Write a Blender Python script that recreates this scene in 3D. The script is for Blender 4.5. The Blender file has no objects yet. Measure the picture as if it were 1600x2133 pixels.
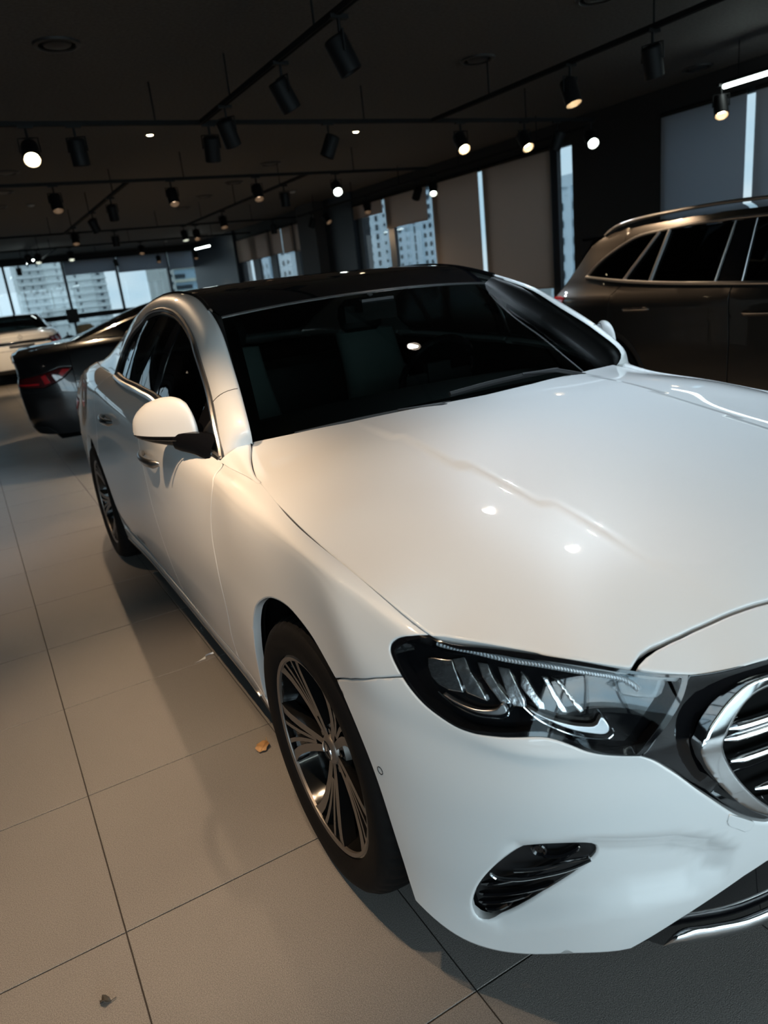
import bpy, bmesh, math, random
import numpy as np
from mathutils import Vector, Matrix
from mathutils.geometry import delaunay_2d_cdt
random.seed(7); np.random.seed(7)
scene = bpy.context.scene
COL = scene.collection
R = math.radians
# ---------- camera ----------
def cam_rot(yaw, pitch, roll):
    cy, sy = math.cos(yaw), math.sin(yaw)
    f0 = np.array([-sy, cy, 0]); r = np.array([cy, sy, 0]); up = np.array([0, 0, 1.])
    f = math.cos(pitch)*f0-math.sin(pitch)*up; u = math.cos(pitch)*up+math.sin(pitch)*f0
    r2 = math.cos(roll)*r+math.sin(roll)*u; u2 = -math.sin(roll)*r+math.cos(roll)*u
    return r2, u2, f
cam_data = bpy.data.cameras.new('camera'); cam = bpy.data.objects.new('camera', cam_data); COL.objects.link(cam)
_r, _u, _f = cam_rot(R(-27.78884), R(18.03884), R(-6.58547))
cam.matrix_world = Matrix(((_r[0], _u[0], -_f[0], -1.41622), (_r[1], _u[1], -_f[1], -1.43572), (_r[2], _u[2], -_f[2], 1.43065), (0, 0, 0, 1)))
cam_data.sensor_fit = 'HORIZONTAL'; cam_data.sensor_width = 36; cam_data.lens = 36*1516.887/1600
cam_data.clip_start = .02; cam_data.clip_end = 600
cam_data.dof.use_dof = True; cam_data.dof.focus_distance = 1.75; cam_data.dof.aperture_fstop = 5.2
scene.camera = cam
# ---------- world: bright overcast sky ----------
world = bpy.data.worlds.new('world'); scene.world = world; world.use_nodes = True
wn = world.node_tree; wn.nodes.clear()
wo = wn.nodes.new('ShaderNodeOutputWorld'); wb = wn.nodes.new('ShaderNodeBackground')
wtc = wn.nodes.new('ShaderNodeTexCoord'); wmp = wn.nodes.new('ShaderNodeMapping'); wmp.inputs['Scale'].default_value = (1.2, 1.2, 3.5)
wns = wn.nodes.new('ShaderNodeTexNoise'); wns.inputs['Scale'].default_value = 2.2; wns.inputs['Detail'].default_value = 5
wcr = wn.nodes.new('ShaderNodeValToRGB')
wcr.color_ramp.elements[0].position = .40; wcr.color_ramp.elements[0].color = (.50, .72, .86, 1)
wcr.color_ramp.elements[1].position = .62; wcr.color_ramp.elements[1].color = (.78, .90, .95, 1)
wn.links.new(wtc.outputs['Generated'], wmp.inputs['Vector']); wn.links.new(wmp.outputs['Vector'], wns.inputs['Vector'])
wn.links.new(wns.outputs['Fac'], wcr.inputs['Fac']); wn.links.new(wcr.outputs['Color'], wb.inputs['Color'])
wb.inputs['Strength'].default_value = 6.2
wn.links.new(wb.outputs['Background'], wo.inputs['Surface'])
scene.view_settings.view_transform = 'Standard'; scene.view_settings.look = 'None'
scene.view_settings.exposure = 0.0; scene.view_settings.gamma = 1.0; scene.view_settings.use_curve_mapping = False
scene.cycles.max_bounces = 8; scene.cycles.glossy_bounces = 4; scene.cycles.transparent_max_bounces = 12
scene.cycles.sample_clamp_indirect = 4.0; scene.cycles.caustics_reflective = False; scene.cycles.caustics_refractive = False
# lamps outside the frame that light the foreground, and a few added spots (x, y, aim, watts, cone, colour, label)
WARM_KEYS = [
 (-1.57,.55,(.30,.12,-2.4),150,60,'warm','warm spotlight over the aisle beside the white sedan front wheel'),
 (-1.30,-.25,(.32,.10,-2.2),62,84,'warm','warm spotlight above the white sedan right front fender'),
 (-1.75,3.20,(-.10,.25,-2.4),80,74,'warm','added unseen warm spotlight over the aisle beside the white sedan boot'),  # added out of view to brighten the aisle floor farther back
 (-.60,14.33,(.05,.90,-1.6),260,75,'dim','added warm spotlight on the middle cross track aimed at the far white sedan'),  # added to give the far sedan more warm light
 (-2.40,5.22,(.30,-.25,-2.2),150,85,'neutral','added unseen pale spotlight on the cross track over the aisle'),  # added out of view to lift the floor at the far left
 (.78,1.35,(-.10,-.75,-1.5),50,84,'neutral','pale spotlight above the white sedan windscreen'),
 (.78,.55,(-.10,-.85,-1.9),85,90,'neutral','pale spotlight above the white sedan bonnet'),
]
TUBE_STR = 14.
EXTRA_TUBES = [((-2.6,-3.2,2.75),(1.6,-3.2,2.75),'added unseen long cool tube lamp across the hall ahead of the white sedan')]  # added out of view for more cool light on bumper and bonnet
BLACK_POS = (3.10, 7.1, 0, 84)
FAR_POS = (-.30, 20.6, 0, 180)
# daylight portal in the front glazing (guides the sky light through the real opening)
_pl = bpy.data.lights.new('front_window_portal', 'AREA'); _pl.shape = 'RECTANGLE'; _pl.size = 13.4; _pl.size_y = 2.7; _pl.cycles.is_portal = True
_po = bpy.data.objects.new('front_window_portal', _pl); _po.location = (-.45, -6.08, 1.6); _po.rotation_euler = (math.radians(90), 0, 0); COL.objects.link(_po)
# ---------- the sedan's body shell: a smooth net of measured points (metres, origin under the front axle) ----------
def _st(xs, ys, zs):
    n = len(zs)
    xs = xs if isinstance(xs, (list, tuple)) else [xs]*n
    ys = ys if isinstance(ys, (list, tuple)) else [ys]*n
    return [(xs[i], ys[i], zs[i]) for i in range(n)]
BODY_NET = np.array([
 _st(0., [-.77,-.82,-.842,-.845,-.84,-.83,-.825,-.818,-.81], [.10,.24,.36,.50,.62,.68,.71,.74,.765]),
 _st([-.38,-.385,-.39,-.39,-.39,-.39,-.39,-.388,-.385], [-.745,-.79,-.815,-.825,-.815,-.807,-.80,-.793,-.785], [.105,.24,.36,.50,.62,.675,.705,.733,.757]),
 _st([-.52,-.53,-.54,-.54,-.54,-.537,-.535,-.532,-.53], [-.705,-.75,-.77,-.785,-.775,-.765,-.755,-.745,-.737], [.11,.24,.36,.50,.62,.68,.71,.737,.757]),
 _st([-.655,-.665,-.68,-.69,-.69,-.687,-.683,-.678,-.672], [-.655,-.685,-.70,-.705,-.695,-.68,-.67,-.658,-.643], [.115,.24,.36,.50,.62,.69,.73,.765,.795]),
 _st([-.765,-.775,-.79,-.80,-.80,-.797,-.79,-.783,-.775], [-.56,-.58,-.595,-.60,-.59,-.575,-.56,-.542,-.52], [.12,.24,.36,.50,.62,.70,.74,.775,.806]),
 _st([-.845,-.855,-.868,-.878,-.878,-.868,-.856,-.843,-.825], [-.47,-.475,-.475,-.47,-.455,-.435,-.428,-.433,-.44], [.13,.25,.36,.50,.63,.755,.795,.808,.814]),
 _st([-.895,-.90,-.91,-.917,-.918,-.905,-.885,-.87,-.85], [-.37,-.36,-.35,-.34,-.335,-.31,-.30,-.31,-.32], [.175,.27,.38,.50,.64,.80,.845,.852,.855]),
 _st([-.905,-.91,-.92,-.928,-.928,-.918,-.90,-.88,-.857], -.197, [.20,.27,.38,.50,.65,.825,.879,.883,.880]),
 _st([-.90,-.912,-.92,-.93,-.932,-.923,-.905,-.885,-.858], .115, [.20,.27,.38,.50,.66,.85,.91,.92,.924]),
 _st([-.885,-.90,-.912,-.925,-.932,-.92,-.905,-.88,-.83], .38, [.20,.27,.38,.50,.68,.87,.93,.945,.955]),
 _st([-.875,-.89,-.905,-.92,-.93,-.914,-.894,-.872,-.843], .55, [.20,.28,.38,.50,.68,.885,.937,.952,.960]),
 _st([-.87,-.885,-.905,-.922,-.934,-.925,-.908,-.886,-.857], .92, [.20,.28,.38,.50,.70,.92,.975,1.004,1.032]),
 _st([-.87,-.885,-.905,-.922,-.935,-.926,-.91,-.885,-.85], 1.35, [.20,.28,.38,.50,.71,.95,1.005,1.04,1.078]),
 _st([-.87,-.885,-.905,-.922,-.935,-.925,-.908,-.88,-.843], 1.7, [.20,.28,.38,.50,.72,.965,1.025,1.055,1.09]),
 _st([-.875,-.888,-.907,-.922,-.932,-.918,-.90,-.87,-.827], 2.2, [.20,.28,.38,.50,.72,.99,1.05,1.08,1.108]),
 _st([-.89,-.90,-.915,-.925,-.928,-.91,-.885,-.85,-.80], 2.6, [.20,.28,.38,.50,.72,1.0,1.055,1.085,1.11]),
 _st([-.885,-.897,-.91,-.92,-.922,-.89,-.86,-.82,-.77], 3.0, [.20,.28,.38,.50,.72,.99,1.05,1.085,1.11]),
 _st([-.86,-.875,-.89,-.90,-.895,-.855,-.815,-.77,-.71], 3.5, [.22,.29,.38,.50,.72,.97,1.04,1.075,1.10]),
 _st([-.78,-.80,-.82,-.83,-.835,-.79,-.75,-.70,-.63], [3.83,3.84,3.85,3.85,3.85,3.86,3.87,3.86,3.84], [.23,.30,.39,.50,.72,.95,1.02,1.055,1.08]),
 _st([-.64,-.66,-.68,-.69,-.70,-.67,-.65,-.60,-.52], [3.97,4.0,4.03,4.04,4.05,4.03,4.04,4.0,3.95], [.24,.30,.39,.50,.72,.93,1.01,1.045,1.07]),
 _st([-.38,-.39,-.40,-.40,-.41,-.40,-.40,-.39,-.38], [4.02,4.05,4.07,4.08,4.09,4.08,4.09,4.05,4.02], [.24,.30,.39,.50,.72,.93,1.03,1.055,1.08]),
 _st(0., [4.04,4.07,4.09,4.10,4.10,4.10,4.11,4.07,4.03], [.24,.30,.39,.50,.72,.93,1.035,1.06,1.085]),
])
for _i in range(7, 18):                       # sharpen the shoulder line: a tight step just below the crease
    _c = BODY_NET[_i,6]; BODY_NET[_i,5] = (_c[0]-.011, _c[1], _c[2]-.020)
def _knots(net):
    d = np.linalg.norm(np.diff(net, axis=0), axis=2).mean(1)
    return np.concatenate([[0], np.cumsum(d)])
def _bessel(t, y):
    """tangents of a C1 cubic through y at knots t (first axis)"""
    h = np.diff(t).reshape(-1, *([1]*(y.ndim-1))); s = np.diff(y, axis=0)/h
    m = np.empty_like(y); m[1:-1] = (h[1:]*s[:-1]+h[:-1]*s[1:])/(h[1:]+h[:-1])
    m[0] = 1.5*s[0]-.5*m[1]; m[-1] = 1.5*s[-1]-.5*m[-2]
    return m
def _natural(t, y):
    """tangents of the C2 cubic spline through y at knots t"""
    n = len(t); h = np.diff(t); A = np.zeros((n, n)); b = np.zeros((n,)+y.shape[1:])
    for i in range(1, n-1):
        A[i,i-1] = h[i]; A[i,i] = 2*(h[i-1]+h[i]); A[i,i+1] = h[i-1]
        b[i] = 3*(h[i]*(y[i]-y[i-1])/h[i-1]+h[i-1]*(y[i+1]-y[i])/h[i])
    A[0,0] = 2; A[0,1] = 1; b[0] = 3*(y[1]-y[0])/h[0]; A[-1,-1] = 2; A[-1,-2] = 1; b[-1] = 3*(y[-1]-y[-2])/h[-1]
    return np.linalg.solve(A, b.reshape(n, -1)).reshape(b.shape)
def _hseg(t, x):
    i = np.clip(np.searchsorted(t, x, side='right')-1, 0, len(t)-2); h = t[i+1]-t[i]; s = (x-t[i])/h
    return i, h, s
def _herm(s):
    return (2*s**3-3*s**2+1, s**3-2*s**2+s, -2*s**3+3*s**2, s**3-s**2)
class Net:
    """tensor surface: u along the car (first axis), v upwards"""
    def __init__(self, net, tu=None, tv=None):
        self.net = net; self.tu = _knots(net) if tu is None else tu; self.tv = _knots(net.transpose(1,0,2)) if tv is None else tv
        self.mu = _natural(self.tu, net); t = net.transpose(1,0,2)
        self.mv = _bessel(self.tv, t).transpose(1,0,2)
        self.muv = _natural(self.tu, self.mv)
    def __call__(self, u, v):
        u = np.atleast_1d(np.asarray(u, float)); v = np.atleast_1d(np.asarray(v, float))
        i, hu, s = _hseg(self.tu, u); j, hv, r = _hseg(self.tv, v)
        a = _herm(s); b = _herm(r); out = 0
        for p, (fa, fm) in enumerate(((a[0], a[1]*hu), (a[2], a[3]*hu))):
            for q, (gb, gm) in enumerate(((b[0], b[1]*hv), (b[2], b[3]*hv))):
                I, J = i+p, j+q
                out = out+(fa*gb)[:,None]*self.net[I,J]+(fm*gb)[:,None]*self.mu[I,J]+(fa*gm)[:,None]*self.mv[I,J]+(fm*gm)[:,None]*self.muv[I,J]
        return out
    def normal(self, u, v, e=1e-4):
        n = np.cross(self(u+e, v)-self(u-e, v), self(u, v+e)-self(u, v-e))
        return n/np.maximum(np.linalg.norm(n, axis=1), 1e-12)[:,None]
BODY = Net(BODY_NET)
class Height:
    """thin-plate height field: axes a, b are the domain, c the height"""
    def __init__(self, pts, axes, reg=1e-5, even=False):
        pts = np.array(pts, float); self.ax = axes
        if even: pts = np.concatenate([pts, pts[np.abs(pts[:,0]) > 1e-6]*[-1,1,1]])
        self.c = pts[:, axes[:2]]; n = len(pts)
        K = self._phi(self.c)+reg*np.eye(n); Q = np.c_[np.ones(n), self.c]
        A = np.block([[K, Q], [Q.T, np.zeros((3,3))]])
        self.w = np.linalg.solve(A, np.r_[pts[:, axes[2]], np.zeros(3)])
    def _phi(self, p):
        r2 = ((p[:,None]-self.c[None])**2).sum(2)+1e-5
        return .5*r2*np.log(r2)
    def h(self, p):
        return self._phi(p)@self.w[:-3]+self.w[-3]+p@self.w[-2:]
    def __call__(self, a, b):
        p = np.stack([np.atleast_1d(a), np.atleast_1d(b)], 1).astype(float); o = np.empty((len(p), 3))
        o[:, self.ax[0]] = p[:,0]; o[:, self.ax[1]] = p[:,1]; o[:, self.ax[2]] = self.h(p)
        return o
    normal = Net.normal
HOOD_SHUT = [(-.7415,.631,1.0),(-.78,.545,.977),(-.82,.42,.959),(-.845,.30,.947),(-.855,.18,.934),(-.862,.015,.91),(-.86,-.145,.885),(-.85,-.32,.855),(-.825,-.44,.814)]
NOSE_EDGE = [(-.775,-.52,.806),(-.725,-.58,.80),(-.672,-.643,.795),(-.6,-.70,.779),(-.53,-.737,.757),(-.48,-.755,.75),(-.43,-.775,.753),(-.385,-.785,.757),(-.2,-.80,.763),(0,-.81,.765)]
HOOD_MID = [(0,.49,1.026),(-.2,.475,1.025),(-.45,.52,1.018),(-.62,.58,1.009),(0,.3,1.006),(0,0,.962),(0,-.3,.912),(0,-.55,.862),(0,-.7,.82),(-.3,.3,1.004),(-.3,0,.961),(-.3,-.3,.911),(-.3,-.55,.858),(-.3,-.7,.812),(-.6,.3,.99),(-.6,0,.948),(-.6,-.3,.895),(-.58,-.55,.835),(-.74,.2,.962),(-.76,0,.934),(-.75,-.25,.885),(0,.7,1.045),(-.5,.7,1.035)]
class Hood(Height):
    def h(self, p):
        z = Height.h(self, p); x = np.abs(p[:,0]); y = p[:,1]
        xc = .36+.11*np.clip((y+.8)/1.4, 0, 1)                # the two long creases of the bonnet
        f = np.clip((.55-y)/.25, 0, 1)*np.clip((y+.72)/.3, 0, 1)
        t = np.clip((x-xc+.012)/.024, 0, 1)
        return z+f*(.007*np.exp(-np.maximum(xc-x, 0)/.16)*(1-t)-.0*t)
HOOD = Hood(HOOD_SHUT+NOSE_EDGE+HOOD_MID, (0,1,2), 1e-6, even=True)
DLO = [(-.838,.63,.966),(-.825,.68,1.032),(-.797,.785,1.125),(-.765,.94,1.215),(-.73,1.10,1.284),(-.70,1.29,1.34),(-.68,1.48,1.375),(-.67,1.67,1.388),(-.672,1.88,1.381),(-.685,2.04,1.347),(-.72,2.2,1.286),(-.76,2.27,1.207),(-.825,2.22,1.107)]
BELT = [(-.825,2.22,1.107),(-.843,1.7,1.09),(-.85,1.35,1.078),(-.857,.92,1.032),(-.838,.63,.966)]
SIDE_GLASS = Height(DLO+BELT[1:4]+[(-.80,1.1,1.19),(-.79,1.5,1.22),(-.785,1.9,1.22),(-.745,1.5,1.31),(-.74,1.9,1.305),(-.828,.77,1.06)], (1,2,0), 1e-5)
# outlines measured on the body net: bumper, lamps, grille, panel gaps (u, v) and bonnet cuts (x, y)
TR = {
 'lamp_out': [(1.0053,0.8271),(1.0145,0.7879),(1.0237,0.7501),(1.0353,0.7337),(1.0443,0.7223),(1.0458,0.7131),(1.0391,0.7035),(1.0273,0.6915),(1.0155,0.6778)],
 'lamp_low': [(1.0155,0.6778),(0.9972,0.6597),(0.9761,0.6414),(0.9525,0.6302),(0.9266,0.6242),(0.9023,0.6345),(0.8693,0.6604),(0.8266,0.6816),(0.786,0.6909),(0.7621,0.6859),(0.7357,0.6686),(0.7117,0.6404),(0.6842,0.6084),(0.6548,0.5816),(0.6339,0.5687)],
 'lamp_in': [(0.6339,0.5687),(0.6084,0.6703),(0.5833,0.7123),(0.5645,0.7406),(0.5487,0.7707),(0.5403,0.7965),(0.5349,0.8271)],
 'surround_low': [(0.6315,0.5653),(0.6065,0.5143),(0.5776,0.4626),(0.544,0.4017),(0.5055,0.3497),(0.4754,0.3181),(0.443,0.2957),(0.4115,0.2818)],
 'bump_right': [(0.3945,0.1917),(0.4356,0.1742),(0.4773,0.1501),(0.5626,0.102),(0.6135,0.0704),(0.6478,0.0503)],
 'bump_bot': [(0.6728,0.0476),(0.7567,0.0404),(0.8468,0.0202),(0.8966,0.0147),(0.9508,0.014),(1.0089,0.0169),(1.0699,0.0229),(1.1165,0.0287)],
 'arch_front': [(1.1169,0.0297),(1.1234,0.0767),(1.1267,0.1234),(1.1318,0.2031),(1.1415,0.2807),(1.1562,0.3412),(1.1815,0.4075),(1.2132,0.465),(1.2531,0.5129)],
 'arch_top': [(1.2531,0.5129),(1.3008,0.5357),(1.3492,0.5525),(1.4102,0.5637),(1.4761,0.5707),(1.5412,0.5665),(1.5949,0.5544),(1.6535,0.5282),(1.7088,0.4892),(1.7595,0.4198),(1.7919,0.3554),(1.8535,0.2302),(1.8965,0.1225),(1.9123,0.0288)],
 'seam': [(1.2531,0.5129),(1.1798,0.5579),(1.0847,0.6364),(1.0181,0.6817)],
 'doorcut': [(2.0701,0.8271),(2.0394,0.7969),(2.028,0.7447),(2.0125,0.6997),(2.0196,0.6501),(2.0365,0.6087),(2.0459,0.554),(2.0396,0.5091),(2.0398,0.4632),(2.0508,0.3714),(2.0771,0.3031),(2.1111,0.246),(2.1385,0.182),(2.1603,0.1153)],
 'vent': [(0.8124,0.2795),(0.7654,0.2852),(0.7349,0.2811),(0.7162,0.2724),(0.7149,0.2612),(0.7297,0.2428),(0.7796,0.1971),(0.839,0.1412),(0.888,0.1051),(0.9265,0.0837),(0.9481,0.0841),(0.9546,0.1063),(0.9434,0.1479),(0.9214,0.1923),(0.8917,0.2312),(0.8569,0.2603)],
 'ring_out': [(0.3951,0.7823),(0.4399,0.7777),(0.474,0.7563),(0.5037,0.7266),(0.5272,0.6925),(0.5412,0.6161),(0.5382,0.5114),(0.5277,0.4586),(0.5049,0.3957),(0.4684,0.3397),(0.4293,0.308),(0.4122,0.297)],
 'ring_in': [(0.3982,0.7574),(0.4293,0.7507),(0.4558,0.7316),(0.481,0.7001),(0.4991,0.6501),(0.5014,0.5251),(0.4926,0.4625),(0.4764,0.4089),(0.4483,0.3571),(0.4149,0.3187)],
 'bars': [(0.4754,0.6894),(0.4068,0.701),(0.4797,0.4686),(0.4134,0.4623),(0.43,0.3643),(0.4175,0.3632)],
 'drl': [(0.9815,0.8239),(0.9246,0.8235),(0.8731,0.8185),(0.834,0.8127),(0.8,0.8101),(0.7684,0.8093),(0.7216,0.8062),(0.6885,0.8041),(0.6581,0.8025),(0.6378,0.798),(0.6234,0.785),(0.6182,0.7768)],
 'tick_a': [(0.95,0.6927),(0.9297,0.6938),(0.9064,0.6985),(0.881,0.7079),(0.858,0.7199),(0.8461,0.732),(0.8404,0.7259),(0.8404,0.7205),(0.8489,0.7142),(0.8681,0.7061),(0.8935,0.697),(0.92,0.6906),(0.9399,0.69)],
 'tick_b': [(0.8054,0.7354),(0.7811,0.7243),(0.7492,0.7139),(0.7172,0.7068),(0.6938,0.7073),(0.6834,0.7218),(0.6743,0.709),(0.6729,0.6978),(0.6798,0.6891),(0.7043,0.6918),(0.7378,0.7022),(0.7729,0.7169),(0.7957,0.7265)],
 'line_a': [(0.9568,0.6936),(0.9318,0.6854),(0.899,0.689),(0.8654,0.7019),(0.8463,0.7092),(0.8363,0.72),(0.8387,0.7264)],
 'line_b': [(0.8092,0.7349),(0.786,0.717),(0.7598,0.7043),(0.73,0.6905),(0.6947,0.6791),(0.6771,0.6786),(0.6673,0.6925),(0.6688,0.7034)],
 'refl_a': [(0.9834,0.7327),(0.9576,0.7538),(0.9368,0.7755),(0.9307,0.7492),(0.9184,0.7146),(0.9463,0.7007),(0.9638,0.6986),(0.9764,0.7052),(0.983,0.7181)],
 'refl_b': [(0.9362,0.7789),(0.9099,0.8007),(0.9006,0.7675),(0.8881,0.7472),(0.8758,0.7233),(0.8944,0.7211),(0.9113,0.7186),(0.92,0.7404)],
 'refl_c': [(0.8817,0.7951),(0.8613,0.7958),(0.8584,0.7749),(0.8486,0.7548),(0.8324,0.7339),(0.8514,0.7305),(0.8639,0.7469),(0.8766,0.766)],
 'refl_d': [(0.8428,0.7938),(0.8235,0.7926),(0.8197,0.7743),(0.8091,0.741),(0.8094,0.7304),(0.8297,0.7299),(0.8359,0.7423),(0.8398,0.7631)],
 'refl_e': [(0.803,0.7918),(0.7959,0.7763),(0.7878,0.7568),(0.7764,0.7407),(0.7746,0.7298),(0.7858,0.7299),(0.802,0.752),(0.8102,0.7643)],
 'refl_f': [(0.7702,0.7854),(0.7619,0.7835),(0.7516,0.7559),(0.7366,0.7256),(0.7457,0.7255),(0.7596,0.752)],
 'refl_g': [(0.7543,0.7861),(0.7431,0.7815),(0.7282,0.7568),(0.709,0.7291),(0.715,0.7246),(0.7256,0.7388),(0.7409,0.7652)],
 'lens_block': [(0.6613,0.7751),(0.6402,0.7618),(0.6196,0.7587),(0.5891,0.7596),(0.5787,0.7689),(0.5699,0.7938),(0.565,0.812),(0.6279,0.809)],
 'strip_top': [(0.5802,0.0676),(0.5612,0.0955),(0.5025,0.0935),(0.4353,0.0847),(0.355,0.0769)],
 'strip_bot': [(0.5795,0.0655),(0.5499,0.0611),(0.4852,0.0516),(0.4124,0.0402),(0.3179,0.0216)],
 'lip_bot': [(0.6127,0.0671),(0.5785,0.0628),(0.5485,0.0574),(0.483,0.047),(0.4092,0.0348),(0.3141,0.0166)],
 'tow': [(0.4933,0.3277),(0.496,0.3118),(0.4921,0.3026),(0.4582,0.2788),(0.4463,0.2788),(0.4396,0.2894),(0.4411,0.2935),(0.4689,0.3119)],
 'sensor': [(1.1213,0.3398)],
 'recess': [(0.8513,0.2777),(0.7257,0.3047),(0.5825,0.2955),(0.5196,0.2737),(0.4753,0.2408),(0.4845,0.1977),(0.534,0.1727),(0.6583,0.1671),(0.7833,0.1287),(0.8984,0.0863),(0.9444,0.0936)],
 'fins': [(0.9361,0.1511),(0.751,0.2712),(0.945,0.1224),(0.7955,0.1946),(0.9482,0.1004),(0.8377,0.1596),(0.9354,0.0887),(0.8778,0.1234),(0.8147,0.2524),(0.7429,0.2762)],
 'fin_chrome': [(0.9103,0.196),(0.9007,0.188),(0.859,0.1953),(0.8099,0.2153),(0.7614,0.2362),(0.7249,0.2565)],
 'fin_chrome_b': [(0.8653,0.2145),(0.8167,0.2286),(0.7683,0.2494),(0.7285,0.2618)],
 'ventcam': [(0.8175,0.2648)],
 'cut_hood': [(-0.603,-0.6943),(-0.5679,-0.6815),(-0.5383,-0.6775),(-0.4964,-0.6793),(-0.4456,-0.6841),(-0.3815,-0.6949),(-0.2876,-0.7158)],
 'cut_nose': [(-0.5997,-0.6999),(-0.5917,-0.695),(-0.5666,-0.6882),(-0.5368,-0.684),(-0.5014,-0.6835),(-0.4502,-0.6878),(-0.3864,-0.6987),(-0.2936,-0.72)],
 'nose_low': [(-0.6001,-0.7004),(-0.5746,-0.7151),(-0.5396,-0.7305),(-0.5043,-0.7461),(-0.4804,-0.7562),(-0.4431,-0.7703),(-0.3892,-0.7868)],
 'hood_lamp': [(-0.8181,-0.4421),(-0.7744,-0.5034),(-0.7112,-0.5883),(-0.7089,-0.5945),(-0.6741,-0.6379),(-0.635,-0.6747),(-0.6106,-0.6928)],
}
# ---------- materials ----------
MATS = {}
def mat(name, color=(.5,.5,.5), rough=.5, metal=0., coat=0., emit=None, estr=0., spec=.5, noise=None, bump=None, trans=None):
    """procedural principled material; noise=(scale, amount) varies the colour, bump=(scale, strength) the relief"""
    if name in MATS: return MATS[name]
    m = bpy.data.materials.new(name); m.use_nodes = True; n = m.node_tree.nodes; l = m.node_tree.links
    b = n['Principled BSDF']; b.inputs['Base Color'].default_value = (*color, 1); b.inputs['Roughness'].default_value = rough
    b.inputs['Metallic'].default_value = metal; b.inputs['Specular IOR Level'].default_value = spec
    if coat: b.inputs['Coat Weight'].default_value = coat; b.inputs['Coat Roughness'].default_value = .02
    if emit: b.inputs['Emission Color'].default_value = (*emit, 1); b.inputs['Emission Strength'].default_value = estr
    tc = None
    if noise or bump:
        tc = n.new('ShaderNodeTexCoord')
    if noise:
        t = n.new('ShaderNodeTexNoise'); t.inputs['Scale'].default_value = noise[0]; t.inputs['Detail'].default_value = 6
        r = n.new('ShaderNodeValToRGB'); k = noise[1]
        r.color_ramp.elements[0].position = .3; r.color_ramp.elements[1].position = .7
        r.color_ramp.elements[0].color = (*[c*(1-k) for c in color], 1); r.color_ramp.elements[1].color = (*[min(1, c*(1+k)) for c in color], 1)
        l.new(tc.outputs['Object'], t.inputs['Vector']); l.new(t.outputs['Fac'], r.inputs['Fac']); l.new(r.outputs['Color'], b.inputs['Base Color'])
    if bump:
        t = n.new('ShaderNodeTexNoise'); t.inputs['Scale'].default_value = bump[0]; t.inputs['Detail'].default_value = 3
        u = n.new('ShaderNodeBump'); u.inputs['Strength'].default_value = bump[1]; u.inputs['Distance'].default_value = .002
        l.new(tc.outputs['Object'], t.inputs['Vector']); l.new(t.outputs['Fac'], u.inputs['Height']); l.new(u.outputs['Normal'], b.inputs['Normal'])
    MATS[name] = m
    return m
def glass(name, tint=(.1,.1,.1), rough=0., f0=.04):
    """thin pane: tinted see-through plus mirror reflection that grows towards grazing angles"""
    if name in MATS: return MATS[name]
    m = bpy.data.materials.new(name); m.use_nodes = True; n = m.node_tree.nodes; l = m.node_tree.links; n.clear()
    o = n.new('ShaderNodeOutputMaterial'); mx = n.new('ShaderNodeMixShader'); t = n.new('ShaderNodeBsdfTransparent'); g = n.new('ShaderNodeBsdfGlossy')
    w = n.new('ShaderNodeLayerWeight'); w.inputs['Blend'].default_value = .5
    pw = n.new('ShaderNodeMath'); pw.operation = 'POWER'; pw.inputs[1].default_value = 5.
    ma = n.new('ShaderNodeMath'); ma.operation = 'MULTIPLY_ADD'; ma.inputs[1].default_value = 1-f0; ma.inputs[2].default_value = f0
    t.inputs['Color'].default_value = (*tint, 1); g.inputs['Roughness'].default_value = rough
    l.new(w.outputs['Facing'], pw.inputs[0]); l.new(pw.outputs[0], ma.inputs[0])
    l.new(ma.outputs[0], mx.inputs[0]); l.new(t.outputs[0], mx.inputs[1]); l.new(g.outputs[0], mx.inputs[2]); l.new(mx.outputs[0], o.inputs[0])
    MATS[name] = m
    return m
# ---------- object helpers ----------
def link(o, parent=None):
    COL.objects.link(o)
    if parent is not None: o.parent = parent
    return o
def tag(o, label=None, cat=None, group=None, kind=None):
    if label: o['label'] = label
    if cat: o['category'] = cat
    if group: o['group'] = group
    if kind: o['kind'] = kind
    return o
def empty(name, loc=(0,0,0), rz=0, label=None, cat=None, group=None):
    o = bpy.data.objects.new(name, None); o.location = loc; o.rotation_euler = (0, 0, rz); link(o)
    o.empty_display_size = .05
    return tag(o, label, cat, group)
def mesh(name, verts, faces, m, parent=None, smooth=True, fmat=None, normals=None, auto=None):
    me = bpy.data.meshes.new(name); me.from_pydata([tuple(map(float, v)) for v in verts], [], [tuple(map(int, f)) for f in faces])
    for x in (m if isinstance(m, (list, tuple)) else [m]): me.materials.append(x)
    me.polygons.foreach_set('use_smooth', [bool(smooth)]*len(me.polygons))
    if fmat is not None: me.polygons.foreach_set('material_index', [int(i) for i in fmat])
    if normals is not None:
        me.normals_split_custom_set([tuple(map(float, v)) for v in normals])
    elif auto:
        me.set_sharp_from_angle(angle=R(auto))
    me.update()
    return link(bpy.data.objects.new(name, me), parent)
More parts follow.
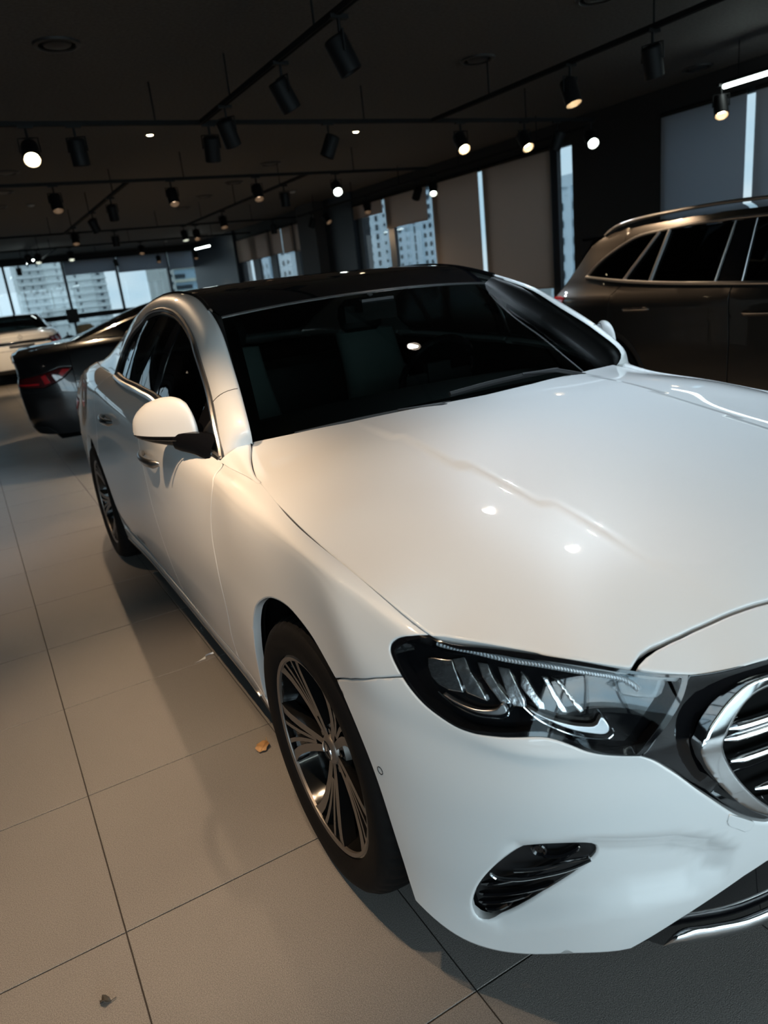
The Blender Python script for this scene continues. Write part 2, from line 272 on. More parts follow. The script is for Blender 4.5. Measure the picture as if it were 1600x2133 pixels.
class MB:
    """collects simple solids into one mesh"""
    def __init__(s): s.v = []; s.f = []; s.m = []
    def add(s, v, f, mi=0):
        k = len(s.v); s.v += [tuple(p) for p in v]; s.f += [tuple(i+k for i in q) for q in f]; s.m += [mi]*len(f); return s
    def box(s, a, b, mi=0, rot=None, piv=None):
        x0,y0,z0 = a; x1,y1,z1 = b
        v = [(x0,y0,z0),(x1,y0,z0),(x1,y1,z0),(x0,y1,z0),(x0,y0,z1),(x1,y0,z1),(x1,y1,z1),(x0,y1,z1)]
        if rot is not None: v = [tuple(rot@(Vector(p)-Vector(piv))+Vector(piv)) for p in v]
        return s.add(v, [(0,3,2,1),(4,5,6,7),(0,1,5,4),(1,2,6,5),(2,3,7,6),(3,0,4,7)], mi)
    def tube(s, path, r, n=8, mi=0, caps=True, closed=False, flat=1., up=(0,0,1)):
        P = [Vector(p) for p in path]; N = len(P); rr = r if isinstance(r, (list, tuple)) else [r]*N; v = []; f = []
        for i in range(N):
            d = (P[(i+1) % N]-P[i-1]) if closed else (P[min(i+1, N-1)]-P[max(i-1, 0)])
            d = d.normalized() if d.length > 1e-9 else Vector((1,0,0)); u = Vector(up)
            a = d.cross(u); a = a.normalized() if a.length > 1e-4 else d.orthogonal().normalized(); b = d.cross(a)
            for k in range(n):
                t = 2*math.pi*k/n; v.append(P[i]+a*math.cos(t)*rr[i]+b*math.sin(t)*rr[i]*flat)
        M = N if closed else N-1
        for i in range(M):
            for k in range(n):
                a0 = i*n+k; a1 = i*n+(k+1) % n; b0 = ((i+1) % N)*n+k; b1 = ((i+1) % N)*n+(k+1) % n
                f.append((a0, a1, b1, b0))
        if caps and not closed: f += [tuple(range(n))[::-1], tuple((N-1)*n+k for k in range(n))]
        return s.add(v, f, mi)
    def lathe(s, prof, axis='z', n=32, mi=0, org=(0,0,0), rot=None, closed=False):
        """prof: (radius, height) pairs"""
        v = []; f = []; m = len(prof); o = Vector(org)
        for k in range(n):
            t = 2*math.pi*k/n; c, q = math.cos(t), math.sin(t)
            for r, h in prof:
                p = Vector((r*c, r*q, h)) if axis == 'z' else (Vector((h, r*c, r*q)) if axis == 'x' else Vector((r*q, h, r*c)))
                if rot is not None: p = rot@p
                v.append(p+o)
        for k in range(n):
            k2 = (k+1) % n
            for i in range(m if closed else m-1):
                j = (i+1) % m; f.append((k*m+i, k2*m+i, k2*m+j, k*m+j))
        return s.add(v, f, mi)
    def prism(s, poly, fn, d, mi=0, mi_side=None):
        """poly: 2-D outline, fn(a, b, t) -> point, extruded from t=0 to t=d"""
        n = len(poly); v = [fn(a, b, 0) for a, b in poly]+[fn(a, b, d) for a, b in poly]
        s.add(v, [tuple(range(n)), tuple(range(n, 2*n))[::-1]], mi)
        k = len(s.v)-2*n; q = [((i+1) % n+k, i+k, i+n+k, (i+1) % n+n+k) for i in range(n)]
        s.f += q; s.m += [mi if mi_side is None else mi_side]*n; return s
    def build(s, name, m, parent=None, smooth=True, auto=35, fix=True):
        o = mesh(name, s.v, s.f, m, parent, smooth, s.m)
        if fix:
            bm = bmesh.new(); bm.from_mesh(o.data); bmesh.ops.recalc_face_normals(bm, faces=bm.faces); bm.to_mesh(o.data); bm.free()
        if smooth and auto: o.data.set_sharp_from_angle(angle=R(auto))
        return o
def box_obj(name, a, b, m, parent=None, bevel=0.):
    o = MB().box(a, b).build(name, m, parent, smooth=False)
    if bevel:
        bm = bmesh.new(); bm.from_mesh(o.data); bmesh.ops.bevel(bm, geom=bm.edges[:], offset=bevel, segments=2, profile=.5, affect='EDGES'); bm.to_mesh(o.data); bm.free()
        o.data.polygons.foreach_set('use_smooth', [True]*len(o.data.polygons)); o.data.set_sharp_from_angle(angle=R(40))
    return o
def spline(pts, n, closed=False):
    """n points along a smooth curve through pts"""
    P = np.array(pts, float)
    if closed: P = np.concatenate([P[-2:], P, P[:2]])
    t = np.concatenate([[0], np.cumsum(np.maximum(np.linalg.norm(np.diff(P, axis=0), axis=1), 1e-6)**.5)])
    m = _bessel(t, P) if len(P) > 2 else np.repeat((P[1:]-P[:1])/t[1], 2, 0)
    x = np.linspace(t[2], t[-2], n, endpoint=False) if closed else np.linspace(0, t[-1], n)
    i, h, s = _hseg(t, x); a = _herm(s)
    return a[0][:,None]*P[i]+(a[1]*h)[:,None]*m[i]+a[2][:,None]*P[i+1]+(a[3]*h)[:,None]*m[i+1]
# ---------- trimmed surface panels ----------
def inside(poly, p):
    x, y = p[:,0], p[:,1]; r = np.zeros(len(p), bool); n = len(poly)
    for i in range(n):
        x0, y0 = poly[i]; x1, y1 = poly[(i+1) % n]
        c = ((y0 > y) != (y1 > y)); 
        if y1 != y0: r ^= c & (x < (x1-x0)*(y-y0)/(y1-y0)+x0)
    return r
def dist_poly(poly, p):
    a = np.array(poly); b = np.roll(a, -1, 0); d = np.full(len(p), 1e9)
    for i in range(len(a)):
        e = b[i]-a[i]; L = e@e+1e-12; t = np.clip((p-a[i])@e/L, 0, 1)
        d = np.minimum(d, np.linalg.norm(p-a[i]-t[:,None]*e, axis=1))
    return d
def densify(poly, s):
    out = []; n = len(poly)
    for i in range(n):
        a = np.array(poly[i]); b = np.array(poly[(i+1) % n]); k = max(1, int(np.linalg.norm(b-a)/s+.5))
        out += [a+(b-a)*j/k for j in range(k)]
    return np.array(out)
def inset(poly, d):
    p = np.asarray(poly); q = np.roll(p, 1, 0); r = np.roll(p, -1, 0)
    area = (p[:,0]*r[:,1]-r[:,0]*p[:,1]).sum()/2
    e1 = p-q; e2 = r-p; n1 = np.stack([-e1[:,1], e1[:,0]], 1); n2 = np.stack([-e2[:,1], e2[:,0]], 1)
    n1 /= np.linalg.norm(n1, axis=1)[:,None]+1e-12; n2 /= np.linalg.norm(n2, axis=1)[:,None]+1e-12
    n = n1+n2; n /= np.maximum((n*n1).sum(1), .6)[:,None]*1+1e-12
    return p+n*d*np.sign(area)
class Disp:
    """a surface pressed in by depth inside a polygon of its domain, with a soft rim"""
    def __init__(s, surf, poly, depth, w): s.s = surf; s.poly = np.array(poly); s.d = depth; s.w = w; s.sgn = surf.sgn
    def __call__(s, u, v):
        u = np.atleast_1d(u); v = np.atleast_1d(v); p = np.stack([u, v], 1); P = s.s(u, v)
        t = np.clip(np.where(inside(s.poly, p), 1, -1)*dist_poly(s.poly, p)/s.w*.5+.35, 0, 1); t = t*t*(3-2*t)
        return P-s.s.normal(u, v)*s.s.sgn*(s.d*t)[:,None]
    normal = Net.normal
def geo_panel(outline, surf, res=.02, gap=.0015, depth=.012, holes=(), off=0., rnd=.004):
    """cuts a panel out of surf: returns verts, faces, per-corner normals"""
    sg = surf.sgn; out = inset(densify(outline, res), gap) if gap else densify(outline, res)
    loops = [out]+[inset(densify(h, res*.7), -gap) for h in holes]
    rings = []
    if rnd: rings = [inset(loops[0], rnd)]+[inset(h, -rnd) for h in loops[1:]]
    lo = out.min(0); hi = out.max(0); g = np.stack(np.meshgrid(np.arange(lo[0]+res*.37, hi[0], res), np.arange(lo[1]+res*.41, hi[1], res), indexing='ij'), -1).reshape(-1, 2)
    def ok(p, m):
        r = inside(out, p) & (dist_poly(out, p) > m)
        for h in loops[1:]: r &= ~inside(h, p) & (dist_poly(h, p) > m)
        return p[r]
    g = ok(g, (rnd or 0)+res*.45); rr = [ok(r, rnd*.7) for r in rings]
    allp = np.concatenate(loops+rr+[g]); edges = []; k = 0
    for L in loops:
        n = len(L); edges += [(k+i, k+(i+1) % n) for i in range(n)]; k += n
    nb = k
    vs, es, fs, ov, oe, of = delaunay_2d_cdt([Vector((float(a), float(b))) for a, b in allp], edges, [], 0, 1e-7)
    p2 = np.array([(v.x, v.y) for v in vs]); F = np.array([f for f in fs if len(f) == 3])
    c = p2[F].mean(1); keep = inside(out, c)
    for h in loops[1:]: keep &= ~inside(h, c)
    F = F[keep]
    P = surf(p2[:,0], p2[:,1]); N = surf.normal(p2[:,0], p2[:,1])*sg
    cnt = {}
    for f in F:
        for a, b in ((f[0], f[1]), (f[1], f[2]), (f[2], f[0])):
            cnt[(a, b)] = cnt.get((a, b), 0)+1
    bd = [(a, b) for (a, b) in cnt if (b, a) not in cnt]
    if off: P = P+N*off
    # outward in-surface direction at border points
    outw = {}
    for a, b in bd:
        e = P[b]-P[a]; o = np.cross(e, N[a])*sg; L = np.linalg.norm(o); o = o/L if L > 1e-12 else o
        outw[a] = outw.get(a, 0)+o; outw[b] = outw.get(b, 0)+o
    PN = N.copy()
    for i, o in outw.items():
        o = o/(np.linalg.norm(o)+1e-9); outw[i] = o
        if rnd: P[i] = P[i]-N[i]*rnd*.45; n = N[i]*.75+o*.66; PN[i] = n/np.linalg.norm(n)
    verts = list(P); faces = []; norms = []
    for f in F:
        f = list(f) if sg > 0 else list(f)[::-1]
        faces.append(f); norms += [PN[i] for i in f]
    if depth:
        low = {}
        for i, o in outw.items(): low[i] = len(verts); verts.append(P[i]-N[i]*depth)
        for a, b in bd:
            q = [b, a, low[a], low[b]]; q = q if sg > 0 else q[::-1]
            faces.append(q); norms += [outw[i] if i in outw else outw[a] for i in ([b, a, a, b] if sg > 0 else [b, a, a, b][::-1])]
    return verts, faces, norms
def flip(g):
    v, f, n = g; v2 = [(-a[0], a[1], a[2]) for a in v]; f2 = [list(q)[::-1] for q in f]; n2 = []; k = 0
    for q in f:
        n2 += [(-m[0], m[1], m[2]) for m in n[k:k+len(q)]][::-1]; k += len(q)
    return v2, f2, n2
def both(g):
    h = flip(g); k = len(g[0])
    return list(g[0])+list(h[0]), list(g[1])+[[i+k for i in q] for q in h[1]], list(g[2])+list(h[2])
GEO = {}
def panel(name, key, m, parent, side='R', **kw):
    """key caches the cut geometry so that other cars can share it; side R, L or B (both halves in one piece)"""
    if key not in GEO: GEO[key] = geo_panel(**kw)
    g = GEO[key]
    if side == 'L': g = flip(g)
    if side == 'B': g = both(g)
    return mesh(name, g[0], g[1], m, parent, normals=g[2])
def loft(rows, closed=False):
    rows = [np.asarray(r, float) for r in rows]; n = len(rows[0]); v = np.concatenate(rows); f = []
    for i in range(len(rows)-1):
        for k in range(n-1): f.append((i*n+k, i*n+k+1, (i+1)*n+k+1, (i+1)*n+k))
    return v, f
def loft_obj(name, rows, m, parent, out=(0,0,1), thick=0., side='R'):
    """sheet through rows, its normals turned to face away from the car's middle"""
    v, f = loft(rows); a = v[f[len(f)//2][0]]; b = v[f[len(f)//2][1]]; c = v[f[len(f)//2][2]]
    if np.cross(b-a, c-a)@np.array(out) < 0: f = [q[::-1] for q in f]
    if side in 'LB':
        v2 = v*[-1,1,1]; f2 = [q[::-1] for q in f]
        if side == 'L': v, f = v2, f2
        else: f = list(f)+[tuple(i+len(v) for i in q) for q in f2]; v = np.concatenate([v, v2])
    o = mesh(name, v, f, m, parent)
    if thick:
        s = o.modifiers.new('thickness', 'SOLIDIFY'); s.thickness = thick; s.offset = -1
    return o
BODY.sgn = -1; HOOD.sgn = 1; SIDE_GLASS.sgn = -1
def uv_yz(y, z, u0=None):
    """domain point of BODY's right side at a given (y, z)"""
    u = float(np.interp(y, BODY_NET[6:19,4,1], BODY.tu[6:19])) if u0 is None else u0; v = .4
    for _ in range(30):
        p = BODY(u, v)[0]; e = np.array([p[1]-y, p[2]-z])
        a = (BODY(u+1e-4, v)[0]-p)[1:]/1e-4; b = (BODY(u, v+1e-4)[0]-p)[1:]/1e-4
        d = np.linalg.lstsq(np.stack([a, b], 1), -e, rcond=None)[0]; d = np.clip(d, -.1, .1)
        u += d[0]; v = min(max(v+d[1], 0), BODY.tv[-1])
    return u, v
# ---------- shared car materials ----------
M_white = mat('white_paint', (.79,.79,.785), .42, coat=1.)
M_black_paint = mat('black_paint', (.006,.006,.007), .25, coat=1.)
M_brown_paint = mat('graphite_paint', (.030,.026,.023), .35, metal=.5, coat=1.)
M_gloss = mat('gloss_black', (.005,.005,.006), .06, coat=.6)
M_dark = mat('dark_plastic', (.010,.010,.011), .55)
M_seal = mat('seal_black', (.004,.004,.004), .45, spec=.25)
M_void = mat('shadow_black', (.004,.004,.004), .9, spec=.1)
M_chrome = mat('chrome', (.86,.87,.88), .06, metal=1.)
M_satin = mat('satin_silver', (.62,.62,.63), .28, metal=1.)
M_rim = mat('machined_grey', (.21,.19,.175), .38, metal=.75)
M_rimblack = mat('rim_black', (.006,.006,.006), .12, coat=.5)
M_tyre = mat('tyre_rubber', (.0065,.006,.006), .7, spec=.12, bump=(300, .25))
M_glass = glass('tinted_glass', (.035,.042,.042))
M_wsglass = glass('windscreen_glass', (.25,.295,.285))
M_lens = glass('lamp_lens', (.93,.95,.96), f0=.016)
M_seat = mat('seat_leather', (.02,.02,.02), .5)
M_film = mat('plastic_film', (.22,.26,.25), .35)
M_red = mat('tail_red', (.07,.003,.005), .08, coat=1.); M_red2 = mat('tail_red_bright', (.55,.012,.018), .15, coat=1.)
M_plate = mat('plate_black', (.012,.012,.013), .4)
VT = float(BODY.tv[-1])
T = dict(TR)
for _k in ('lamp_out','lamp_low','lamp_in','surround_low','arch_front','arch_top','bump_bot','ring_out','ring_in','doorcut','hood_lamp','nose_low'):
    T[_k] = [tuple(q[:2]) for q in spline([(a, b, 0) for a, b in T[_k]], 3*len(T[_k]))]
for _k in ('vent','tick_a','tick_b'):
    T[_k] = [tuple(q[:2]) for q in spline([(a, b, 0) for a, b in TR[_k]], 3*len(TR[_k]), True)]
def curve_on(surf, uv, n, off):
    """smooth line laid on a surface, off metres proud of it"""
    q = spline([(a, b, 0) for a, b in uv], n)[:, :2]
    return surf(q[:,0], q[:,1])+surf.normal(q[:,0], q[:,1])*surf.sgn*off
# the inner edge of the white pillar / roof rail, paired point for point with the window line
RAIL = [(-0.752,0.605,1.0),(-0.7615,0.589,1.0447),(-0.735,0.6961,1.1379),(-0.698,0.8543,1.2332),(-0.67,0.9924,1.3099),(-0.635,1.1896,1.3731),(-.608,1.40,1.42),(-.60,1.62,1.443),(-.595,1.9,1.447),(-.595,2.15,1.43),(-.60,2.4,1.395),(-.61,2.65,1.34),(-.62,2.95,1.26),(-.64,3.25,1.17),(-.66,3.45,1.112)]
PILLAR_OUT = DLO+[(-.80,2.6,1.11),(-.77,3.0,1.112)]
ROOF_MID = {5:(0,1.2,1.372),6:(0,1.40,1.428),7:(0,1.62,1.457),8:(0,1.9,1.466),9:(0,2.15,1.461),10:(0,2.4,1.44),11:(0,2.68,1.39),12:(0,3.0,1.29),13:(0,3.32,1.18),14:(0,3.5,1.12)}
DECK = Height([(-.77,3.0,1.112),(-.71,3.5,1.10),(-.63,3.84,1.08),(-.52,3.95,1.07),(-.38,4.02,1.08),(0,4.03,1.085),(-.66,3.45,1.112),(0,3.5,1.12),(0,3.8,1.108),(-.4,3.7,1.105)], (0,1,2), 1e-6, even=True); DECK.sgn = 1
class Recede:
    """body net drawn back below the bonnet edge, so that the black grille panel leans inwards"""
    sgn = -1
    def __call__(s, u, v):
        t = np.clip((VT-np.atleast_1d(v))/.14, 0, 1); t = t*t*(3-2*t); w = np.clip((.62-np.atleast_1d(u))/.10, 0, 1)
        b = np.clip((np.atleast_1d(v)-.27)/.10, 0, 1)
        return BODY(u, v)+BODY.normal(u, v)*(.030*t*w*b)[:,None]
    normal = Net.normal
def arch_uv(yc, zc, r, n=26):
    return [uv_yz(yc+r*math.cos(t), max(zc+r*math.sin(t), .21)) for t in np.linspace(math.pi+.36, -.36, n)]
REAR_ARCH = arch_uv(2.961, .345, .395)        # from its front foot over the top to its rear foot
def yz(lst): return [uv_yz(a, b) for a, b in lst]
def wheel(parent, x, y, side, detail):
    """alloy wheel with five groups of slim spokes; side -1 right, +1 left"""
    s = side; zc = .345
    def at(h, a, b): return (x+s*h, y+a, zc+b)
    rim = MB()
    prof = [(.2505,.018),(.2515,.026),(.247,.028),(.240,.022),(.237,.008),(.232,-.02),(.218,-.06),(.213,-.16),(.240,-.19)]
    rim.lathe([(r, s*h) for r, h in prof], 'x', 72, 0, (x, y, zc))
    w = rim.build('wheel', [M_rimblack], parent)
    lip = MB().lathe([(.2375,s*.019),(.2385,s*.0255),(.2465,s*.0285),(.2500,s*.0255)], 'x', 72, 0, (x, y, zc)).build('rim_lip', M_rim, w)
    # tyre with grooves and shoulder blocks
    tp = [(.247,.018),(.252,.030),(.262,.037),(.280,.041),(.300,.043),(.315,.040),(.328,.030),(.338,.014),(.3425,0),(.3445,-.02),(.345,-.038),(.337,-.040),(.337,-.047),(.345,-.049),(.346,-.085),(.338,-.087),(.338,-.095),(.346,-.097),(.3455,-.133),(.337,-.135),(.337,-.143),(.345,-.145),(.343,-.18),(.336,-.20),(.318,-.222),(.29,-.228),(.26,-.215),(.246,-.20)]
    tp = [(r, h-.003) for r, h in tp]
    N = 216; v = []; f = []; m = len(tp)
    for k in range(N):
        t = 2*math.pi*k/N
        for i, (r, h) in enumerate(tp):
            rr = r
            if k % 4 == 0 and i in (7,8,9,21,22,23): rr -= .005
            if k % 4 == 2 and i in (13,14,17,18): rr -= .0035
            v.append(at(h, rr*math.cos(t), rr*math.sin(t)))
    for k in range(N):
        for i in range(m-1):
            q = (k*m+i, k*m+i+1, ((k+1) % N)*m+i+1, ((k+1) % N)*m+i); f.append(q if s < 0 else q[::-1])
    ty = mesh('tyre', v, f, M_tyre, w); ty.data.set_sharp_from_angle(angle=R(38))
    # spokes
    def face(r): return -.010+.034*(min(r, .245)/.245)**1.6      # dished disc
    def strip(mb, pts, wid, d=.030):
        """rib along polar points (r, angle) of given half width"""
        n = len(pts); xy = [np.array([r*math.cos(a), r*math.sin(a)]) for r, a in pts]; L = []; Rr = []
        for i in range(n):
            t = xy[min(i+1, n-1)]-xy[max(i-1, 0)]; t = t/np.linalg.norm(t); nn = np.array([-t[1], t[0]]); ww = wid if not isinstance(wid, (list, tuple)) else wid[0]+(wid[1]-wid[0])*i/(n-1)
            L.append(xy[i]+nn*ww); Rr.append(xy[i]-nn*ww)
        vv = []; ff = []
        for i in range(n):
            r = pts[i][0]; c = face(r)
            for q, h in ((L[i], c), (Rr[i], c), (Rr[i], c-d), (L[i], c-d)): vv.append(at(h, q[0], q[1]))
        k0 = len(mb.v)
        for i in range(n-1):
            for j in range(4):
                a = i*4+j; b = i*4+(j+1) % 4; ff.append((a, b, b+4, a+4)); 
        ff += [(0,1,2,3), tuple(4*(n-1)+j for j in (3,2,1,0))]
        mis = [0 if j == 0 else 1 for i in range(n-1) for j in range(4)]+[1, 1]
        mb.v += vv; mb.f += [tuple(i+k0 for i in q) for q in ff]; mb.m += mis
    for g in range(5):
        a0 = R(57+72*g); sp = MB()
        for q in (-1, 1):
            strip(sp, [(r, a0+q*R(d)) for r, d in ((.034,13),(.055,11.5),(.08,10.8),(.12,11.0),(.16,11.9),(.20,13.6),(.225,15.6),(.243,18.0))], (.0085,.0125), .036)
            strip(sp, [(r, a0+q*R(d)) for r, d in ((.088,2.6),(.13,3.0),(.17,3.7),(.21,5.2),(.243,6.8))], (.0042,.0060), .030)
        strip(sp, [(.088,a0-R(4)),(.0905,a0),(.088,a0+R(4))], .0042, .026)
        strip(sp, [(.2395, a0+R(d)) for d in np.linspace(-17, 17, 9)], .0045, .03)
        sp.build('spoke', [M_rim, M_rimblack], w, auto=30)
        # dark web between the slim ribs
        wb = MB(); pl = [(.06,-11),(.12,-11),(.18,-12.5),(.24,-16.5),(.24,16.5),(.18,12.5),(.12,11),(.06,11)]
        wb.prism([(r*math.cos(a0+R(d)), r*math.sin(a0+R(d))) for r, d in pl], lambda a, b, t: at(face(math.hypot(a, b))-.014-t, a, b), .006)
        wb.build('spoke_web', M_rimblack, w, smooth=False)
    hub = MB().lathe([(.001,s*.004),(.028,s*.003),(.033,0),(.037,-s*.004),(.040,-s*.012),(.062,-s*.016),(.066,-s*.03)], 'x', 40, 0, (x-s*.002, y, zc)).build('hub_cap', M_rim, w)
    if detail:
        st = MB()
        for k in range(3):
            t = math.pi/2+k*2*math.pi/3; tip = (.022*math.cos(t), .022*math.sin(t))
            l = (.004*math.cos(t+1.05), .004*math.sin(t+1.05)); r_ = (.004*math.cos(t-1.05), .004*math.sin(t-1.05))
            for a, b in ((tip, l), (tip, r_)): st.add([at(.006, *tip), at(.006, *a if a is not tip else b), at(.0085, 0, 0)], [(0,1,2)])
            st.add([at(.0055, *tip), at(.0055, *l), at(.009, 0, 0), at(.0055, *r_)], [(0,1,2),(0,2,3)])
        st.v = [(p[0]-s*.002, p[1], p[2]) for p in st.v]
        st.lathe([(.0225,s*.004),(.024,s*.0065),(.0255,s*.004)], 'x', 32, 0, (x-s*.002, y, zc))
        st.build('star_emblem', M_chrome, w, smooth=False, fix=False)
        for k in range(5):
            t = R(57+36+72*k); c = at(-.016, .052*math.cos(t), .052*math.sin(t))
            MB().lathe([(.001,s*.006),(.007,s*.006),(.009,s*.004),(.009,-s*.01)], 'x', 8, 0, c).build('wheel_bolt', M_rimblack, w)
    MB().lathe([(.02,-s*.075),(.165,-s*.075),(.165,-s*.1),(.02,-s*.1)], 'x', 40, 0, (x, y, zc)).build('brake_disc', mat('brake_steel', (.045,.045,.045), .45, metal=.8), w)
    cal = MB(); 
    for k in range(9):
        pass
    a1 = [R(150+k*7) for k in range(9)]
    cp = [(.175*math.cos(a), .175*math.sin(a)) for a in a1]+[(.105*math.cos(a), .105*math.sin(a)) for a in a1[::-1]]
    cal.prism(cp, lambda a, b, t: at(-.055-t, a, b), .06).build('brake_caliper', mat('caliper_grey', (.02,.02,.02), .5), w, smooth=False)
    return w
def build_sedan(root, paint, detail=True, dv=0.):
    """dv lifts the rear lamps and plate"""
    up = lambda pts: [(a, b+dv) for a, b in pts]; sx = '%.2f' % dv
    P = dict(parent=root)
    bump_surf = Disp(BODY, T['recess'], .026, .030)
    vv = T['vent']
    b_out = T['seam']+T['lamp_low'][1:]+T['surround_low']+[(.2,.262),(0,.258),(0,.205),(.2,.20)]+T['bump_right']+T['bump_bot']+T['arch_front'][1:-1]
    bumper = panel('front_bumper', 'bumper', paint, root, 'B', outline=b_out, surf=bump_surf, res=.016, holes=[vv], depth=.02, rnd=.006)
    # seen through every gap: a dark inner shell a little behind the skin
    arch_f = T['arch_front']+T['arch_top'][1:]
    shell = [(0,0)]+[(1.10,0)]+arch_f[1:]+[(REAR_ARCH[0][0], 0.01)]+REAR_ARCH[1:-1]+[(REAR_ARCH[-1][0]+.02,0),(BODY.tu[-1],0),(BODY.tu[-1],VT),(0,VT)]
    panel('inner_shell', 'shell', M_void, root, 'B', outline=shell, surf=BODY, res=.05, gap=.004, depth=0, off=-.035, rnd=0)
    for sd in 'RL':
        f_out = T['seam']+T['lamp_out'][::-1][1:]+[(u, VT) for u in np.linspace(1.03, T['doorcut'][0][0]-.02, 30)]+T['doorcut']+[(2.13,.10),(1.8944,.104)]+[q for q in T['arch_top'][::-1] if q[1] > .108][:-1]
        fe = panel('front_fender', 'fender', paint, root, sd, outline=f_out, surf=BODY, res=.018, depth=.02)
        d1 = [(u, VT) for u in np.linspace(T['doorcut'][0][0]+.012, uv_yz(1.40,1.07)[0], 12)]+yz([(1.405,1.0),(1.40,.9),(1.39,.75),(1.375,.6),(1.36,.45),(1.35,.31)])+[(2.5,.10),(2.13,.10)]+T['doorcut'][::-1][:-1]
        fd = panel('front_door', 'front_door', paint, root, sd, outline=d1, surf=BODY, res=.025, depth=.02)
        ub = uv_yz(1.40,1.07)[0]; ue = uv_yz(2.36,1.10)[0]
        d2 = [(u, VT) for u in np.linspace(ub, ue, 10)]+yz([(2.46,1.04),(2.53,.95),(2.56,.85)])+yz([(2.961+.41*math.cos(t), .345+.41*math.sin(t)) for t in np.linspace(R(128), R(178), 8)])+yz([(2.53,.31)])+yz([(1.35,.31),(1.36,.45),(1.375,.6),(1.39,.75),(1.40,.9),(1.405,1.0)])
        rd = panel('rear_door', 'rear_door', paint, root, sd, outline=d2, surf=BODY, res=.025, depth=.02)
        u5 = 5.02
        qp = [(u, VT) for u in np.linspace(ue, 5.0, 24)]+[(u5,VT),(u5,.66),(u5,.52),(u5,0)]+[(REAR_ARCH[-1][0]+.01, 0)]+REAR_ARCH[::-1][1:-1]
        k = [i for i, q in enumerate(REAR_ARCH) if q[1] < .42 and i < 13]
        qp = qp[:qp.index((u5,0))+2]+REAR_ARCH[::-1][1:]+yz([(2.535,.31)])+[q for q in yz([(2.961+.40*math.cos(t), .345+.40*math.sin(t)) for t in np.linspace(R(178), R(128), 8)])]+yz([(2.56,.85),(2.53,.95),(2.46,1.04)])
        panel('rear_quarter', 'quarter', paint, root, sd, outline=qp, surf=BODY, res=.03, depth=.02)
        # sill below the doors
        u0, u1 = 1.905, REAR_ARCH[0][0]-.01
        sl = panel('side_sill', 'sill', paint, root, sd, outline=[(u0,.03),(u0-.008,.098),(2.4,.094),(u1,.094),(u1,.03)], surf=BODY, res=.03, depth=.03)
        panel('sill_strip', 'sill_strip', M_satin, sl, sd, outline=[(2.0,.030),(2.0,.042),(u1-.05,.042),(u1-.05,.030)], surf=BODY, res=.04, depth=.006, off=.006, rnd=.002)
        panel('sill_skirt', 'sill_skirt', M_dark, sl, sd, outline=[(u0,.001),(u0,.030),(u1,.030),(u1,.001)], surf=BODY, res=.04, depth=.02, off=.001)
        # door handles: chrome bar over a dished cup
        for (yc, zc_), dr in (((1.20,.895), fd), ((2.05,.938), rd)):
            q = np.array([uv_yz(yc-.115+.23*t, zc_+.006*t) for t in np.linspace(0, 1, 9)]); sgx = 1 if sd == 'R' else -1
            p = curve_on(BODY, q, 14, 0); n = BODY.normal(q[:,0], q[:,1])[4]*-1
            lift = np.sin(np.linspace(0, math.pi, 14))**.45*.034
            path = (p+n*lift[:,None]+np.array([0,0,0]))*[sgx,1,1]
            h = MB().tube(path, [.007]+[.0155]*12+[.007], 12, flat=.6, up=(1,0,0)).build('door_handle', M_satin, dr)
            cup = [uv_yz(yc+.075*math.cos(t), zc_-.002+.026*math.sin(t)) for t in np.linspace(0, 2*math.pi, 16, endpoint=False)]
            panel('handle_cup', 'cup%s' % round(yc,1), paint, dr, sd, outline=cup, surf=BODY, res=.012, gap=0, depth=0, off=.0022, rnd=0)
        # headlamp
        lamp = T['lamp_out'][:-1]+T['lamp_low']+T['lamp_in'][1:]+[(u, VT) for u in np.linspace(.56, .98, 20)]
        hl = panel('headlamp', 'lamp_house', M_gloss, root, sd, outline=lamp, surf=BODY, res=.014, gap=.001, depth=.01, off=-.034, rnd=0)
        panel('lens', 'lamp_lens', M_lens, hl, sd, outline=inset(densify(lamp, .012), .008), surf=BODY, res=.02, gap=0, depth=0, off=.0, rnd=.003)
        rimp = both_ring(lamp, .0, .010)
        panel('lamp_rim', 'lamp_rim', M_gloss, hl, sd, **rimp)
        if detail:
            f = 1 if sd == 'R' else -1
            mir = lambda p: np.asarray(p)*[f, 1, 1]
            MB().tube(mir(curve_on(BODY, T['drl'], 60, -.012)), .0052, 8).build('light_guide', M_guide, hl)
            for key, m_, o_ in (('tick_a', M_satin, -.012), ('tick_b', M_satin, -.012), ('refl_a', M_reflect, -.026), ('refl_b', M_reflect, -.024), ('refl_c', M_reflect, -.022), ('refl_d', M_reflect, -.024), ('refl_e', M_reflect, -.024), ('refl_f', M_reflect, -.022), ('refl_g', M_reflect, -.022)):
                panel('light_blade' if 'tick' in key else 'reflector', key, m_, hl, sd, outline=T[key], surf=BODY, res=.01, gap=0, depth=.014, off=o_, rnd=.002)
            for key in ('line_a', 'line_b'):
                MB().tube(mir(curve_on(BODY, T[key], 30, -.010)), .0014, 6).build('chrome_line', M_chrome, hl)
            panel('turn_lens', 'lens_block', M_block, hl, sd, outline=T['lens_block'], surf=BODY, res=.014, gap=0, depth=.01, off=-.014, rnd=.002)
            sg = spline([(q[0]+.0075*math.cos(t), q[1]+.0095*math.sin(t), 0) for q in T['sensor'] for t in np.linspace(0, 2*math.pi, 20, endpoint=False)], 24, True)[:, :2]
            ring = BODY(sg[:,0], sg[:,1])-BODY.normal(sg[:,0], sg[:,1])*.0004
            MB().tube(mir(ring), .0009, 6, closed=True).build('sensor_ring', M_dark, bumper)
            panel('tow_cover', 'tow', paint, bumper, sd, outline=T['tow'], surf=BODY, res=.012, gap=.0004, depth=.006, off=.0022, rnd=.0015)
